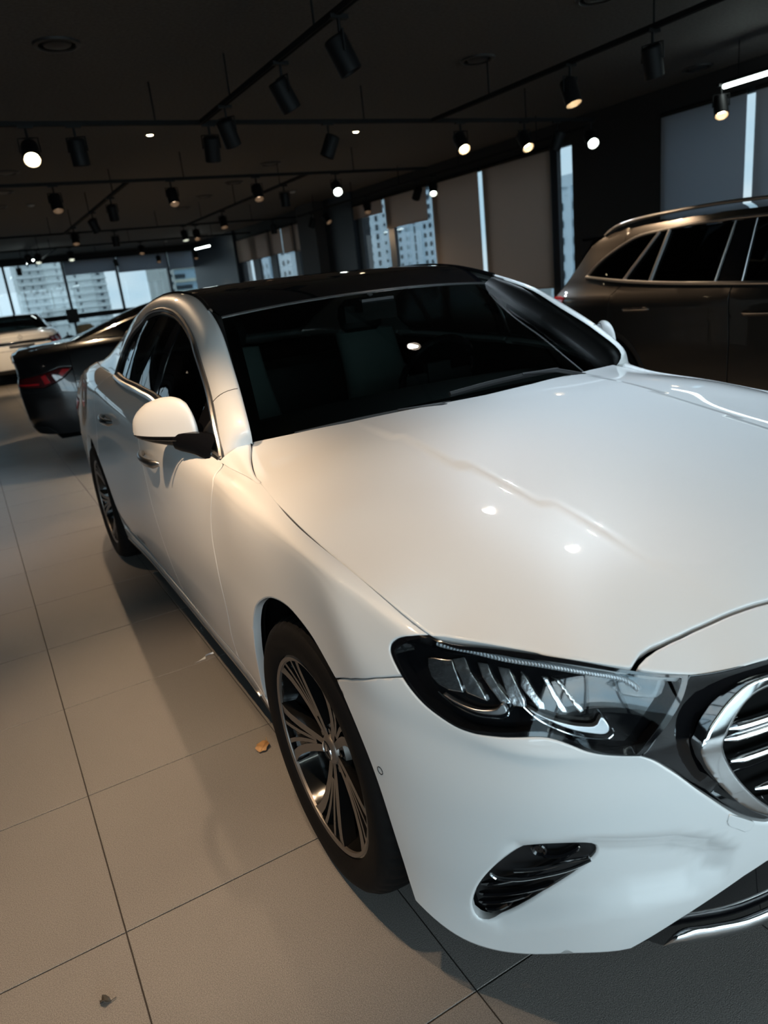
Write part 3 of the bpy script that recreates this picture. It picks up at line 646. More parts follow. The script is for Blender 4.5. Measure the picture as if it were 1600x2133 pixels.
        # side air vent in the bumper
        vt = panel('air_vent', 'vent_in', M_dark, root, sd, outline=[tuple(q) for q in inset(densify(vv, .006), -.006)], surf=BODY, res=.014, gap=0, depth=0, off=-.034, rnd=0)
        if detail:
            F = T['fins']; f = 1 if sd == 'R' else -1
            for k in range(0, len(F), 2):
                a, b = np.array(F[k]), np.array(F[k+1]); mid = (a+b)/2+np.array([0,-.008])
                MB().tube(curve_on(BODY, [a, mid, b], 14, -.022)*[f,1,1], [.004]+[.0075]*12+[.003], 8, flat=.7).build('vent_fin', M_gloss, vt)
            for key in ('fin_chrome', 'fin_chrome_b'):
                MB().tube(curve_on(BODY, T[key], 20, -.014)*[f,1,1], .0042, 8, flat=.7).build('chrome_fin', M_chrome, vt)
            c = T['ventcam'][0]; p = BODY(*c)[0]; n = -BODY.normal(*c)[0]
            MB().lathe([(.001,.004),(.008,.004),(.012,.008),(.014,.006),(.014,-.02)], 'z', 20, 0, (p-n*.022)*[f,1,1], rot=Vector(n*[f,1,1]).to_track_quat('Z','Y').to_matrix()).build('parking_camera', M_gloss, vt)
        # tail lamp
        tlm = panel('tail_lamp', 'tail'+sx, M_red, root, sd, outline=up([(5.02,.600),(5.12,.560),(5.33,.500),(5.6,.52),(5.62,.615),(5.33,.625),(5.14,.625)]), surf=BODY, res=.02, gap=.001, depth=.02, off=.004, rnd=.004)
        for q_, (ka, pl) in enumerate((('ta', [(5.05,.598),(5.14,.565),(5.16,.590),(5.12,.612)]), ('tb', [(5.26,.535),(5.31,.525),(5.33,.605),(5.29,.612)]), ('tc', [(5.36,.525),(5.58,.535),(5.58,.55),(5.36,.543)]))):
            panel('lamp_segment', ka+sx, M_red2, tlm, sd, outline=up(pl), surf=BODY, res=.02, gap=0, depth=.003, off=.0065, rnd=.001)
        # A-pillar and roof rail, one sheet from the window line to the roof
        o_ = spline(PILLAR_OUT, 90); i_ = spline(RAIL, 90)
        n_ = np.cross(np.gradient(o_, axis=0), i_-o_); n_ /= np.linalg.norm(n_, axis=1)[:,None]; n_ *= np.sign((n_*[-1,-.25,.6]).sum(1))[:,None]
        rows = [o_+(i_-o_)*t+n_*(.014*math.sin(math.pi*min(1,t))**.8) for t in (0,.06,.15,.28,.42,.56,.70,.83,.93,1.)]
        rows = [rows[0]-n_*.012]+rows+[rows[-1]-n_*.012]
        rp = loft_obj('roof_pillar', rows, paint, root, (-.7,-.3,.5), side=sd)
        sm = [np.array(r[9]) for k, r in enumerate(rows[1:-1])]; fx_ = 1 if sd == 'R' else -1
        MB().tube([(fx_*p[0], p[1], p[2]) for p in spline(sm, 24)], .0013, 6).build('pillar_seam', M_dark, rp)
        # wedge of the fender up to the windscreen corner
        uu = np.linspace(1.80, T['doorcut'][0][0]+.012, 16); a_ = BODY(uu, np.full(16, VT-.010))-BODY.normal(uu, np.full(16, VT-.010))*.0009; b_ = spline([tuple(HOOD(-.832,.36)[0])]+[(-.82,.42,.959),(-.79,.52,.974),(-.757,.60,.998),(-.752,.617,1.004)], 16)
        b_[0] = BODY(1.80, VT)[0]
        qq = np.linspace(0, 1, 16)[:,None]; lift = np.array([-.25,-.2,1])*.004*qq*(1-qq**2)+n_[0]*.014*qq**2
        rows = [a_+(b_-a_)*t+lift*math.sin(math.pi*t)**.8 for t in np.linspace(0, 1, 9)]
        rows.append(rows[-1]-np.array([0,0,.02]))
        loft_obj('fender_corner', rows, paint, fe, (-.4,-.2,1), side=sd)
        # side windows
        f = 1 if sd == 'R' else -1
        dl = [(p[1], p[2]) for p in spline(DLO, 60)]; bl = [(p[1], p[2]) for p in spline(BELT, 24)]
        loop = np.array(dl+bl[1:-1])
        def cut(ya, yb, sl_a, sl_b):
            g = densify(loop, .02)
            g = inset(g, .012); y, z = g[:,0], g[:,1]; la = ya+(z-1.1)*sl_a; lb = yb+(z-1.1)*sl_b
            g = np.stack([np.clip(y, la, lb), z], 1); k = np.linalg.norm(g-np.roll(g, 1, 0), axis=1) > 1e-4
            return g[k]
        for i, (ya, yb, sa, sb, dr) in enumerate(((.3,1.345,0,-.05,fd), (1.43,1.99,-.05,-.12,rd), (2.02,2.6,-.12,0,rd))):
            panel('side_window', 'sw%d' % i, M_glass, dr, sd, outline=cut(ya, yb, sa, sb), surf=SIDE_GLASS, res=.05, gap=0, depth=0, off=-.008, rnd=0)
        panel('window_pillar', 'bp', M_gloss, rd, sd, outline=cut(1.352, 1.423, -.05, -.05), surf=SIDE_GLASS, res=.05, gap=0, depth=.01, off=-.005, rnd=.002)
        panel('window_bar', 'bp2', M_gloss, rd, sd, outline=cut(1.992, 2.018, -.12, -.12), surf=SIDE_GLASS, res=.05, gap=0, depth=.01, off=-.005, rnd=.002)
        lp = SIDE_GLASS(np.array(dl)[:,0], np.array(dl)[:,1])*[f,1,1]; lb_ = SIDE_GLASS(np.array(bl)[:,0], np.array(bl)[:,1])*[f,1,1]
        MB().tube(lp-np.array([f*.003,0,0]), 0.0105, 8, flat=.9).build('window_trim', M_satin, root)
        MB().tube(lb_-np.array([f*.006,0,-.002]), 0.0115, 8, flat=.9).build('belt_trim', M_satin, root)
        inner = np.array(loop); ins = inset(densify(inner, .03), .012)
        sp_ = SIDE_GLASS(ins[:,0], ins[:,1])*[f,1,1]
        MB().tube(sp_+np.array([f*.004,0,0]), .009, 6, closed=True).build('window_seal', M_dark, root)
        # wing mirror
        mirror(root, paint, f, detail)
        # wheels and wells
        for yc in (0, 2.961):
            wheel(root, f*-.888, yc, -f, detail)
            tt = np.linspace(R(-12), R(192), 30); xo, xi = -f*.885, -f*.60
            loft_obj('wheel_well', [[(x_, yc+r_*math.cos(t), .36+r_*math.sin(t)) for t in tt] for x_, r_ in ((xo,.425),(xi,.425),(xi,.05))], M_void, root, (0,0,-1))
    # grille
    top = [(u, VT) for u in np.linspace(.52, 0, 14)]
    ri = T['ring_in']; ro = T['ring_out']
    ric = [(0,.757),(.25,.755)]+ri+[(.25,.29),(0,.288)]
    roc = [(0,.790),(.25,.785)]+ro+[(.25,.268),(0,.262)]
    gs = panel('grille_surround', 'surround', M_gloss, root, 'B',  outline=T['lamp_in'][1:]+top+[(0,.757),(.25,.755)]+ri+[(.25,.29),(0,.288),(0,.258),(.2,.262)]+T['surround_low'][::-1], surf=Recede(), res=.014, gap=.001, depth=.03, off=-.002, rnd=.003)
    panel('grille_ring', 'ring', M_chrome, root, 'B', outline=roc+ric[::-1], surf=BODY, res=.012, gap=.0005, depth=.03, off=.010, rnd=.007)
    gb = panel('grille', 'grille_back', M_void, root, 'B', outline=ric, surf=BODY, res=.03, gap=-.01, depth=0, off=-.075, rnd=0)
    edge = np.array(ri)
    for k, vv_ in enumerate((.668, .560, .458, .357)):
        ul = float(np.interp(vv_, edge[::-1,1], edge[::-1,0]))-.012
        q = [(ul-(ul+.0)*t, vv_+.004*t) for t in np.linspace(0, 1, 10)]; p = curve_on(BODY, q, 24, -.012)
        p = np.concatenate([p, (p*[-1,1,1])[::-1][1:]])
        rr = [.004]+[.0105]*(len(p)-2)+[.004]
        MB().tube(p, rr, 10, flat=.75, up=(0,0,1)).build('grille_bar', M_chrome, gb)
    for vv_ in (.71,.63,.60,.52,.49,.42,.39,.325):
        ul = float(np.interp(vv_, edge[::-1,1], edge[::-1,0]))+.004
        p = curve_on(BODY, [(ul*(1-t), vv_) for t in np.linspace(0, 1, 8)], 20, -.04); p = np.concatenate([p, (p*[-1,1,1])[::-1][1:]])
        MB().tube(p, .005, 6, flat=2.2).build('grille_fin', M_gloss, gb)
    star = MB()
    for k in range(3):
        t = math.pi/2+k*2*math.pi/3; c = np.array([0,-.855,.53])
        tip = c+np.array([.075*math.cos(t),0,.075*math.sin(t)]); l = c+np.array([.014*math.cos(t+1.05),0,.014*math.sin(t+1.05)]); r_ = c+np.array([.014*math.cos(t-1.05),0,.014*math.sin(t-1.05)]); o = c-np.array([0,.016,0])
        star.add([tip, l, o, r_], [(0,1,2),(0,2,3)])
    star.lathe([(.077,-.855),(.081,-.862),(.085,-.855)], 'y', 48, 0, (0,0,.53)); star.build('star_emblem', M_chrome, gb, fix=False, auto=20)
    # lower air intake
    bl_ = T['bump_right']
    li = panel('lower_intake', 'lower', M_gloss, root, 'B', outline=[(0,.215),(.2,.21)]+[(a+.004, b+.008) for a, b in bl_[:-1]]+[(.605,.05),(.56,.02),(.45,.004),(0,.002)], surf=BODY, res=.02, gap=0, depth=.02, off=-.012, rnd=.003)
    st_, sb_ = T['strip_top'], [q for q in T['strip_bot'] if q[0] > .2]
    mid = [(.5781,.0515),(.548,.066),(.49,.057),(.41,.043),(.30,.038),(.15,.034),(0,.033)]
    p = curve_on(BODY, mid, 40, .004); p = np.concatenate([p, (p*[-1,1,1])[::-1][1:]]); n_ = len(p)
    rr = [.018*min(1, .08+min(i, n_-1-i)/5.) for i in range(n_)]
    MB().tube(p, rr, 14, flat=.62, up=(0,1,.35)).build('chrome_strip', M_chrome, li)
    # bonnet and nose
    ch = T['cut_hood']+[(-.15,-.737),(0,-.742)]; HS = [(p[0], p[1]) for p in spline(HOOD_SHUT, 40)]
    rear = [(-.7415,.631),(-.62,.582),(-.45,.523),(-.2,.478),(0,.470)]
    half = HS+T['hood_lamp'][1:]+ch; full = half+[(-x, y) for x, y in half[::-1][1:]]+[(-x, y) for x, y in rear[1:]]+rear[::-1][1:-1]
    panel('bonnet', 'bonnet', paint, root, 'R', outline=full, surf=HOOD, res=.022, gap=.0018, depth=.018, rnd=.005)
    cn = T['cut_nose']+[(-.15,-.741),(0,-.746)]; nl = T['nose_low']+[(-.2,-.802),(0,-.812)]
    nh = cn; nose = cn+[(-x, y) for x, y in cn[::-1][1:]]+[(-x, y) for x, y in nl[1:]]+nl[::-1][:-1]
    nose = cn+[(-x, y) for x, y in cn[-2::-1]]+[(-x, y) for x, y in nl[1:]]+nl[-2:0:-1]
    panel('nose_panel', 'nose', paint, root, 'R', outline=nose, surf=HOOD, res=.022, gap=.0012, depth=.02, rnd=.005)
    mesh('engine_bay', *loft([np.array([(x, y, HOOD(x, y)[0,2]-.03) for x in np.linspace(-w, w, 12)]) for y, w in ((-.70,.50),(-.5,.72),(-.2,.80),(.2,.80),(.62,.72))]), M_void, root)
    # windscreen, roof, rear glass
    ws = []
    for t in np.linspace(0, 1, 14):
        e0 = np.array((-.7415,.645,.985)); e1 = np.array((-.589,1.203,1.342)); c0 = np.array((0,.505,1.005)); c1 = np.array((0,1.185,1.367))
        b = math.sin(math.pi*t); e = e0+(e1-e0)*t+np.array([0,-.006,.012])*b; c = c0+(c1-c0)*t+np.array([0,-.014,.030])*b
        row = []
        for s in np.linspace(-1, 1, 25):
            k = abs(s)**2.2; p = c+(e-c)*k; row.append((e[0]*-s, p[1], p[2]))
        ws.append(row)
    wsc = loft_obj('windscreen', ws, M_wsglass, root, (0,-.5,.8))
    e_ = np.array([r[-1] for r in ws]); e_ = e_*[-1 if e_[0][0] > 0 else 1,1,1]; e2 = spline(RAIL[:6], 14)
    e_[0] = e_[0]-np.array([0,0,.02])
    for sd in 'RL':
        n_ = np.array([.1,-.5,.6]); rows = [e_+np.array([.045,0,.0])-n_*.002, e_+np.array([.02,0,0]), e_, e_+(e2-e_)*.5+n_*.006, e2-n_*.004, e2-n_*.02]
        loft_obj('windscreen_seal', rows, M_seal, wsc, (-.1,-.5,.6), side=sd)
    tp = np.array(ws[-1]); MB().tube(tp+np.array([0,.004,.002]), .005, 6).build('roof_strip', M_satin, wsc)
    cw = np.array(ws[0]); loft_obj('cowl', [cw+np.array([0,-.10,-.05]), cw+np.array([0,-.02,-.02]), cw+np.array([0,.0,-.005])], M_dark, wsc, (0,0,1))
    def cross(i, n=25):
        e = np.array(RAIL[i] if i != 5 else (-.60,1.212,1.35)); c = np.array(ROOF_MID[i]); row = []
        for s in np.linspace(-1, 1, n):
            k = abs(s)**2.6; p = c+(e-c)*k; row.append((e[0]*-s, p[1], p[2]))
        return np.array(row)
    cs = np.array([cross(i) for i in range(5, 11)]); cs[0] = np.array(ws[-1])+np.array([0,.006,.004])
    fine = np.stack([spline(cs[:,k], 26) for k in range(cs.shape[1])], 1)
    loft_obj('roof', list(fine), M_roof, root, (0,0,1))
    for sd in 'RL':
        e = np.array([r[-1] for r in fine]); e = e*[-1 if e[5][0] > 0 else 1,1,1]; r2 = spline(RAIL[5:11], 26)
        MB().tube((r2+np.array([.004,0,-.002]))*[1 if sd == 'R' else -1,1,1], .009, 8).build('roof_trim', M_gloss, root)
    cs = np.array([cross(i) for i in range(10, 15)]); fine = np.stack([spline(cs[:,k], 16) for k in range(cs.shape[1])], 1)
    loft_obj('rear_window', list(fine), M_glass, root, (0,.5,.8))
    dk = [(-.77,3.0),(-.66,3.45),(-.4,3.49),(0,3.5),(.4,3.49),(.66,3.45),(.77,3.0),(.71,3.5),(.63,3.84),(.52,3.95),(.38,4.02),(0,4.03),(-.38,4.02),(-.52,3.95),(-.63,3.84),(-.71,3.5)]
    tl = panel('boot_lid', 'boot', paint, root, 'R', outline=dk, surf=DECK, res=.05, gap=.001, depth=.02, rnd=.004)
    panel('rear_bumper', 'rbumper'+sx, paint, root, 'B', outline=[(u5,0)]+up([(u5,.595),(5.12,.555),(5.33,.495),(5.62,.515)])+[(5.622,.50),(BODY.tu[-1],.50),(BODY.tu[-1],0)], surf=BODY, res=.03, gap=.001, depth=.02)
    panel('boot_face', 'bface'+sx, paint, tl, 'B', outline=up([(u5,.605)])+[(u5,VT),(BODY.tu[-1],VT),(BODY.tu[-1],.505),(5.625,.505)]+up([(5.626,.62),(5.33,.63),(5.14,.63)]), surf=BODY, res=.03, gap=.001, depth=.02)
    panel('lamp_bar', 'lbar'+sx, M_gloss, tl, 'B', outline=up([(5.62,.555),(BODY.tu[-1],.57),(BODY.tu[-1],.61),(5.62,.61)]), surf=BODY, res=.03, gap=0, depth=.01, off=.003)
    panel('number_plate', 'plate'+sx, M_plate, tl, 'B', outline=up([(5.93,.48),(BODY.tu[-1],.48),(BODY.tu[-1],.555),(5.93,.555)]), surf=BODY, res=.03, gap=0, depth=.02, off=.012)
    panel('rear_diffuser', 'diff', M_dark, root, 'B', outline=[(5.3,.0),(5.4,.12),(BODY.tu[-1],.14),(BODY.tu[-1],0)], surf=BODY, res=.04, gap=0, depth=.02, off=.004)
    MB().lathe([(.036,4.115),(.04,4.12),(.044,4.115)], 'y', 32, 0, (0,0,.985)).build('boot_emblem', M_chrome, tl)
    ub_ = [tuple(BODY(u, .04)[0]*[.93,.93,1]) for u in np.linspace(0, .98, 14)]+[(-.60,-.36,.15),(-.60,.42,.15),(-.80,.46,.17),(-.80,2.5,.17),(-.60,2.55,.17),(-.60,3.38,.17),(-.72,3.42,.2),(-.70,3.8,.22),(0,3.9,.22)]
    ub_ = [(a_, b_, .165) for a_, b_, c_ in ub_]; ub_ = ub_+[(-a_, b_, c_) for a_, b_, c_ in ub_[-2:0:-1]]
    MB().prism([(a_, b_) for a_, b_, c_ in ub_], lambda a_, b_, t_: (a_, b_, .165+t_), .02).build('underbody', M_void, root, smooth=False)
    # wipers
    if detail:
        def onws(s, t):
            i = t*13; a = int(max(0, min(i, 12))); r0, r1 = np.array(ws[a]), np.array(ws[a+1]); c = (1-s)/2*24; b = int(min(c, 23)); g = lambda r: r[b]+(r[b+1]-r[b])*(c-b)
            return g(r0)+(g(r1)-g(r0))*(i-a)
        for x0, x1, t0, t1 in ((-.10,.40,.035,.045), (-.62,-.12,-.015,-.015)):
            pts = [onws(-x, t0+(t1-t0)*k+.012*math.sin(math.pi*k))+np.array([0,-.012,.018]) for k, x in zip(np.linspace(0, 1, 12), np.linspace(x0/.74, x1/.74, 12))]
            w = MB().tube(pts, .006, 6, flat=1.6).build('wiper_blade', M_dark, root)
            q = pts[7]; e = np.array(pts[-1])+np.array([.08,-.05,-.03])
            MB().tube([q+np.array([0,0,.006]), (np.array(q)+e)/2+np.array([0,-.01,.02]), e], [.007,.011,.013], 8, flat=.7).build('wiper_arm', M_dark, w)
        interior(root)
def both_ring(lamp, a, b):
    o = inset(densify(lamp, .012), a); i = inset(densify(lamp, .012), b)
    return dict(outline=[tuple(q) for q in o], holes=[[tuple(q) for q in i]], surf=BODY, res=.012, gap=0, depth=.03, off=-.002, rnd=0)
M_roof = mat('roof_glass_black', (.004,.004,.005), .05, coat=1.)
M_reflect = mat('lamp_reflector', (.82,.84,.86), .22, metal=1., bump=(60, .5))
M_block = glass('lamp_inner_lens', (.55,.60,.63), f0=.06)
def _guide():
    m = mat('light_guide', (.72,.76,.80), .30, metal=.4, coat=.6)
    n = m.node_tree.nodes; l = m.node_tree.links; b = n['Principled BSDF']
    tc = n.new('ShaderNodeTexCoord'); w = n.new('ShaderNodeTexWave'); w.inputs['Scale'].default_value = 90; w.bands_direction = 'X'
    u = n.new('ShaderNodeBump'); u.inputs['Strength'].default_value = .9; u.inputs['Distance'].default_value = .003
    l.new(tc.outputs['Object'], w.inputs['Vector']); l.new(w.outputs['Fac'], u.inputs['Height']); l.new(u.outputs['Normal'], b.inputs['Normal'])
    return m
M_guide = _guide()
def mirror(root, paint, f, detail):
    """wing mirror: painted cap over a black shell on a slim arm"""
    S = [0,.02,.05,.1,.18,.29,.45,.6,.72,.83,.91,.96,.985,1.]
    H = [.10,.45,.66,.84,.95,1.,.985,.92,.83,.69,.54,.40,.27,.08]
    D = [.30,.62,.78,.92,.99,1.,1.,.96,.89,.77,.62,.46,.32,.10]
    rows_c = []; rows_l = []
    for s in np.concatenate([np.linspace(0, .1, 6)[:-1], np.linspace(.1, .85, 12)[:-1], np.linspace(.85, 1, 8)]):
        h = .117*float(np.interp(s, S, H)); d = float(np.interp(s, S, D)); x = -.862-.150*s; y = .780+.205*s**1.15; zm = 1.031-.003*s
        rows_c.append([(f*x, y-.062*d*math.cos(t)*(1 if t < math.pi/2 else .55), zm+h*math.sin(t)**.62) for t in np.linspace(0, math.pi, 21)])
        rows_l.append([(f*x, y-.060*d*math.cos(t)*(1 if t < math.pi/2 else .55), zm-.046*d*math.sin(t)**.7*(1-.5*s)) for t in np.linspace(0, math.pi, 13)])
    base = loft_obj('wing_mirror', rows_c, paint, root, (0,0,1))
    lo = loft_obj('mirror_shell', rows_l, M_gloss, base, (0,0,-1))
    loft_obj('mirror_seam', [[np.array(r[0])+np.array([0,-.0015,-.003]), np.array(r[0])+np.array([0,-.0015,.0008])] for r in rows_c], M_dark, base, (0,-1,0))
    loft_obj('mirror_glass', [[np.array(r[-1])+np.array([0,.002,0]), np.array(r[13])+np.array([0,.004,-.003])] for r in rows_c], M_chrome, base, (0,1,0))
    arm = [(-.842,.68,.992),(-.858,.70,1.000),(-.880,.73,1.008),(-.925,.81,1.012)]
    MB().tube([(f*x, y, z) for x, y, z in spline(arm, 10)], [.046,.044,.042,.040,.038,.036,.034,.032,.030,.024], 12, flat=.45, up=(0,1,0)).build('mirror_arm', M_gloss, base)
    # black triangle at the window's front corner
    tri = [(.645,.976),(.69,1.036),(.75,1.09),(.80,1.122),(.83,1.035),(.74,1.006)]
    panel('mirror_triangle', 'mtri', M_gloss, base, 'R' if f > 0 else 'L', outline=tri, surf=SIDE_GLASS, res=.02, gap=0, depth=.008, off=.005, rnd=.002)
    MB().tube([(f*p[0], p[1], p[2]) for p in spline([(-1.002,.908,1.022),(-.944,.815,1.019),(-.879,.730,1.019)], 12)], .0022, 6).build('turn_signal', M_chrome, base)
def interior(root):
    """dashboard, steering wheel and seats seen through the windscreen"""
    d = MB(); rows = []
    dash = loft_obj('dashboard', [[(x, y, z+.02*(1-(x/.7)**2)) for x in np.linspace(-.70, .70, 15)] for y, z in ((.56,.93),(.75,.965),(.95,.985),(1.08,.97),(1.14,.90),(1.15,.70))], M_dark, root, (0,0,1))
    sw = MB(); c = Vector((.36, 1.28, .98)); rot = Matrix.Rotation(R(-64), 3, 'X')
    ring = [c+rot@Vector((.185*math.cos(t), .18*math.sin(t), 0)) for t in np.linspace(0, 2*math.pi, 40, endpoint=False)]
    st = MB().tube(ring, .016, 10, closed=True, up=(0,.3,1)).build('steering_wheel', M_gloss, root)
    sp = MB(); sp.box((c.x-.17, c.y-.012, c.z-.03), (c.x+.17, c.y+.012, c.z+.02)); sp.box((c.x-.06, c.y-.02, c.z-.08), (c.x+.06, c.y+.02, c.z+.06)); sp.box((c.x-.02, c.y-.012, c.z-.16), (c.x+.02, c.y+.012, c.z-.05)); sp.build('wheel_spokes', M_dark, st, smooth=False)
    for x, film in ((-.37, True), (.37, True)):
        def sec(y, z, w, t, tilt):
            return [(x+w*math.cos(a)*1.0*(abs(math.cos(a))**-.4 if abs(math.cos(a)) > .05 else 1)*.8, y+t*math.sin(a), z) for a in np.linspace(0, 2*math.pi, 20)]
        back = loft_obj('seat', [sec(1.72+.22*k, .55+.62*k, .25-.04*k+.01*math.sin(6*k), .075-.02*k, 0) for k in np.linspace(0, 1, 10)], M_film if film else M_seat, root, (0,-1,0))
        hd = MB().lathe([(.001,.10),(.07,.095),(.105,.06),(.115,.0),(.105,-.06),(.07,-.09),(.001,-.095)], 'z', 20, 0, (x, 1.97, 1.24)).build('headrest', M_seat, back)
        hd.data.transform(Matrix.Translation((x, 1.97, 1.24))@Matrix.Diagonal((1.1,.5,.9,1))@Matrix.Translation((-x, -1.97, -1.24)))
        box_obj('seat_cushion', (x-.25,1.20,.42), (x+.25,1.74,.56), M_seat, back, .05)
    box_obj('rear_bench', (-.62,2.35,.45), (.62,2.75,1.02), M_seat, root, .06)
    mi = MB().box((-.115,1.165,1.262), (.115,1.20,1.325)).build('inner_mirror', M_dark, root, smooth=False)
    MB().tube([(0,1.175,1.31),(0,1.16,1.36)], .012, 8).build('mirror_stalk', M_dark, mi)
    MB().box((-.07,1.10,1.30), (.07,1.19,1.345)).build('sensor_housing', M_dark, mi, smooth=False)
# ---------- the showroom ----------
XR, YF, YN, XL, ZC = 6.3, 25.0, -6.0, -8.0, 3.1
def struct(o): o['kind'] = 'structure'; return o
M_ceil = mat('ceiling_black', (.080,.076,.073), .8, noise=(40,.25), bump=(180,.3))
M_wall = mat('wall_black', (.008,.0085,.010), .7)
M_navy = mat('frame_navy', (.016,.021,.030), .45)
M_brownwall = mat('wall_dark_brown', (.020,.014,.011), .6)
M_track = mat('track_black', (.006,.006,.0065), .65, spec=.25)
M_grout = mat('grout', (.035,.030,.026), .9)
def tile_mat():
    m = mat('stone_tile', (.24,.222,.205), .46); n = m.node_tree.nodes; l = m.node_tree.links; b = n['Principled BSDF']
    tc = n.new('ShaderNodeTexCoord'); geo = n.new('ShaderNodeNewGeometry')
    a = n.new('ShaderNodeTexNoise'); a.inputs['Scale'].default_value = 420; a.inputs['Detail'].default_value = 4
    c = n.new('ShaderNodeTexNoise'); c.inputs['Scale'].default_value = 2.2; c.inputs['Detail'].default_value = 6
    r1 = n.new('ShaderNodeValToRGB'); r1.color_ramp.elements[0].color = (.148,.137,.127,1); r1.color_ramp.elements[1].color = (.305,.282,.263,1); r1.color_ramp.elements[0].position = .35; r1.color_ramp.elements[1].position = .68
    mx = n.new('ShaderNodeMixRGB'); mx.blend_type = 'MULTIPLY'; mx.inputs['Fac'].default_value = .35
    r2 = n.new('ShaderNodeValToRGB'); r2.color_ramp.elements[0].color = (.7,.7,.7,1); r2.color_ramp.elements[0].position = .3; r2.color_ramp.elements[1].position = .7
    l.new(geo.outputs['Position'], a.inputs['Vector']); l.new(geo.outputs['Position'], c.inputs['Vector'])
    l.new(a.outputs['Fac'], r1.inputs['Fac']); l.new(c.outputs['Fac'], r2.inputs['Fac'])
    l.new(r1.outputs['Color'], mx.inputs['Color1']); l.new(r2.outputs['Color'], mx.inputs['Color2']); l.new(mx.outputs['Color'], b.inputs['Base Color'])
    u = n.new('ShaderNodeBump'); u.inputs['Strength'].default_value = .7; u.inputs['Distance'].default_value = .0016; l.new(a.outputs['Fac'], u.inputs['Height']); l.new(u.outputs['Normal'], b.inputs['Normal'])
    rr = n.new('ShaderNodeMapRange'); rr.inputs['To Min'].default_value = .27; rr.inputs['To Max'].default_value = .42; l.new(c.outputs['Fac'], rr.inputs['Value']); l.new(rr.outputs['Result'], b.inputs['Roughness'])
    return m
M_tile = tile_mat()
floor = struct(mesh('floor', [(XL,YN,-.02),(XR+.3,YN,-.02),(XR+.3,YF+.2,-.02),(XL,YF+.2,-.02),(XL,YN,-.0025),(XR+.3,YN,-.0025),(XR+.3,YF+.2,-.0025),(XL,YF+.2,-.0025)], [(4,5,6,7),(3,2,1,0)], M_grout, smooth=False))
# tiles: 60 cm squares with open joints; the nearest are separate pieces
g = .0016
tv = [(g,g,-.01),(.6-g,g,-.01),(.6-g,.6-g,-.01),(g,.6-g,-.01),(g,g,-.0008),(.6-g,g,-.0008),(.6-g,.6-g,-.0008),(g,.6-g,-.0008),(g+.001,g+.001,0),(.6-g-.001,g+.001,0),(.6-g-.001,.6-g-.001,0),(g+.001,.6-g-.001,0)]
tf = [(8,9,10,11)]+[(i, (i+1) % 4, 4+(i+1) % 4, 4+i) for i in range(4)]+[(4+i, 4+(i+1) % 4, 8+(i+1) % 4, 8+i) for i in range(4)]
X0, Y0 = -1.422, .125
proto = mesh('tile', tv, tf, M_tile, floor, smooth=False); me_tile = proto.data; rest = MB(); first = True; cells = []
_cx, _cy = -1.416, -1.436
def in_view(x, y):
    d = np.array([x+.3-_cx, y+.3-_cy, -1.43]); z = d@_f
    if z < .1: return False
    px = 800+1516.9*(d@_r)/z; py = 1066-1516.9*(d@_u)/z
    return -250 < px < 1750 and py < 2500
cand = []
for i in range(-11, 13):
    for j in range(-10, 42):
        x, y = X0+.6*i, Y0+.6*j
        if x < XL or x+.6 > XR+.3 or y < YN or y+.6 > YF+.2: continue
        cand.append((0 if in_view(x, y) and not (x > -1.1 and y > 3.6) and not (x > 1.5) else 1, (x-_cx)**2+(y-_cy)**2, x, y))
cand.sort()
for k, (vis, d, x, y) in enumerate(cand):
    if k < 290 and vis == 0:
        if first: o = proto; first = False
        else: o = link(bpy.data.objects.new('tile', me_tile), floor)
        o.location = (x, y, 0)
    else:
        rest.add([(p[0]+x, p[1]+y, p[2]) for p in tv], tf)
ro = rest.build('tile_field', M_tile, floor, smooth=False, fix=False); ro['kind'] = 'stuff'
struct(MB().box((XL,YN,ZC), (XR+.4,YF+.3,ZC+.1)).build('ceiling', M_ceil, smooth=False))
# walls: posts and bands around the glazing
wr = MB()
wr.box((XR,YN,2.84), (XR+.35,YF,ZC)); wr.box((XR,YN,0), (XR+.35,YF,.45))
wr.box((XR-.005,5.13,.0), (XR+.03,6.62,ZC)); wr.box((XR+.03,5.13,.0), (XR+.35,6.5,ZC)); wr.box((XR-.03,YN,.45), (XR+.35,YN+.6,2.84))
struct(wr.build('wall_right', M_wall, smooth=False))
pil = MB().box((XR-.05,13.02,0), (XR+.35,15.30,ZC)).build('pillar_right', M_navy, smooth=False); struct(pil)
MB().box((XR-.30,14.35,0), (XR-.05,15.30,ZC)).build('column_cladding', M_brownwall, pil, smooth=False)
struct(MB().box((XR-.10,20.55,0), (XR+.35,YF,ZC)).build('wall_corner', M_navy, smooth=False))
struct(MB().box((XL-.2,YN,0), (XL,YF,ZC)).build('wall_left', M_wall, smooth=False))
wb_ = MB(); wb_.box((XL,YF,0), (XR,YF+.25,.28)); wb_.box((XL,YF,1.12), (XR,YF+.25,1.27)); wb_.box((XL,YF,2.95), (XR,YF+.25,ZC)); wb_.box((XL,YF,0), (-6.6,YF+.25,ZC))
struct(wb_.build('wall_back', M_wall, smooth=False))
wf = MB(); wf.box((XL,YN-.25,0), (XR+.3,YN,.25)); wf.box((XL,YN-.25,2.95), (XR+.3,YN,ZC)); wf.box((XL,YN-.25,0), (XL+.8,YN,ZC))
struct(wf.build('wall_front', M_wall, smooth=False))
M_pane = glass('window_pane', (.375,.39,.397)); M_clear = glass('clear_pane', (.96,.97,.97))
def window(n, frame_boxes, panes, m=None):
    w = struct(MB().build_boxes('window_%d' % n, frame_boxes, M_navy))
    for a, b in panes: box_obj('pane', a, b, m or M_pane, w)
    return w
def _bb(self, name, boxes, m):
    for a, b in boxes: self.box(a, b)
    return self.build(name, m, smooth=False)
MB.build_boxes = _bb
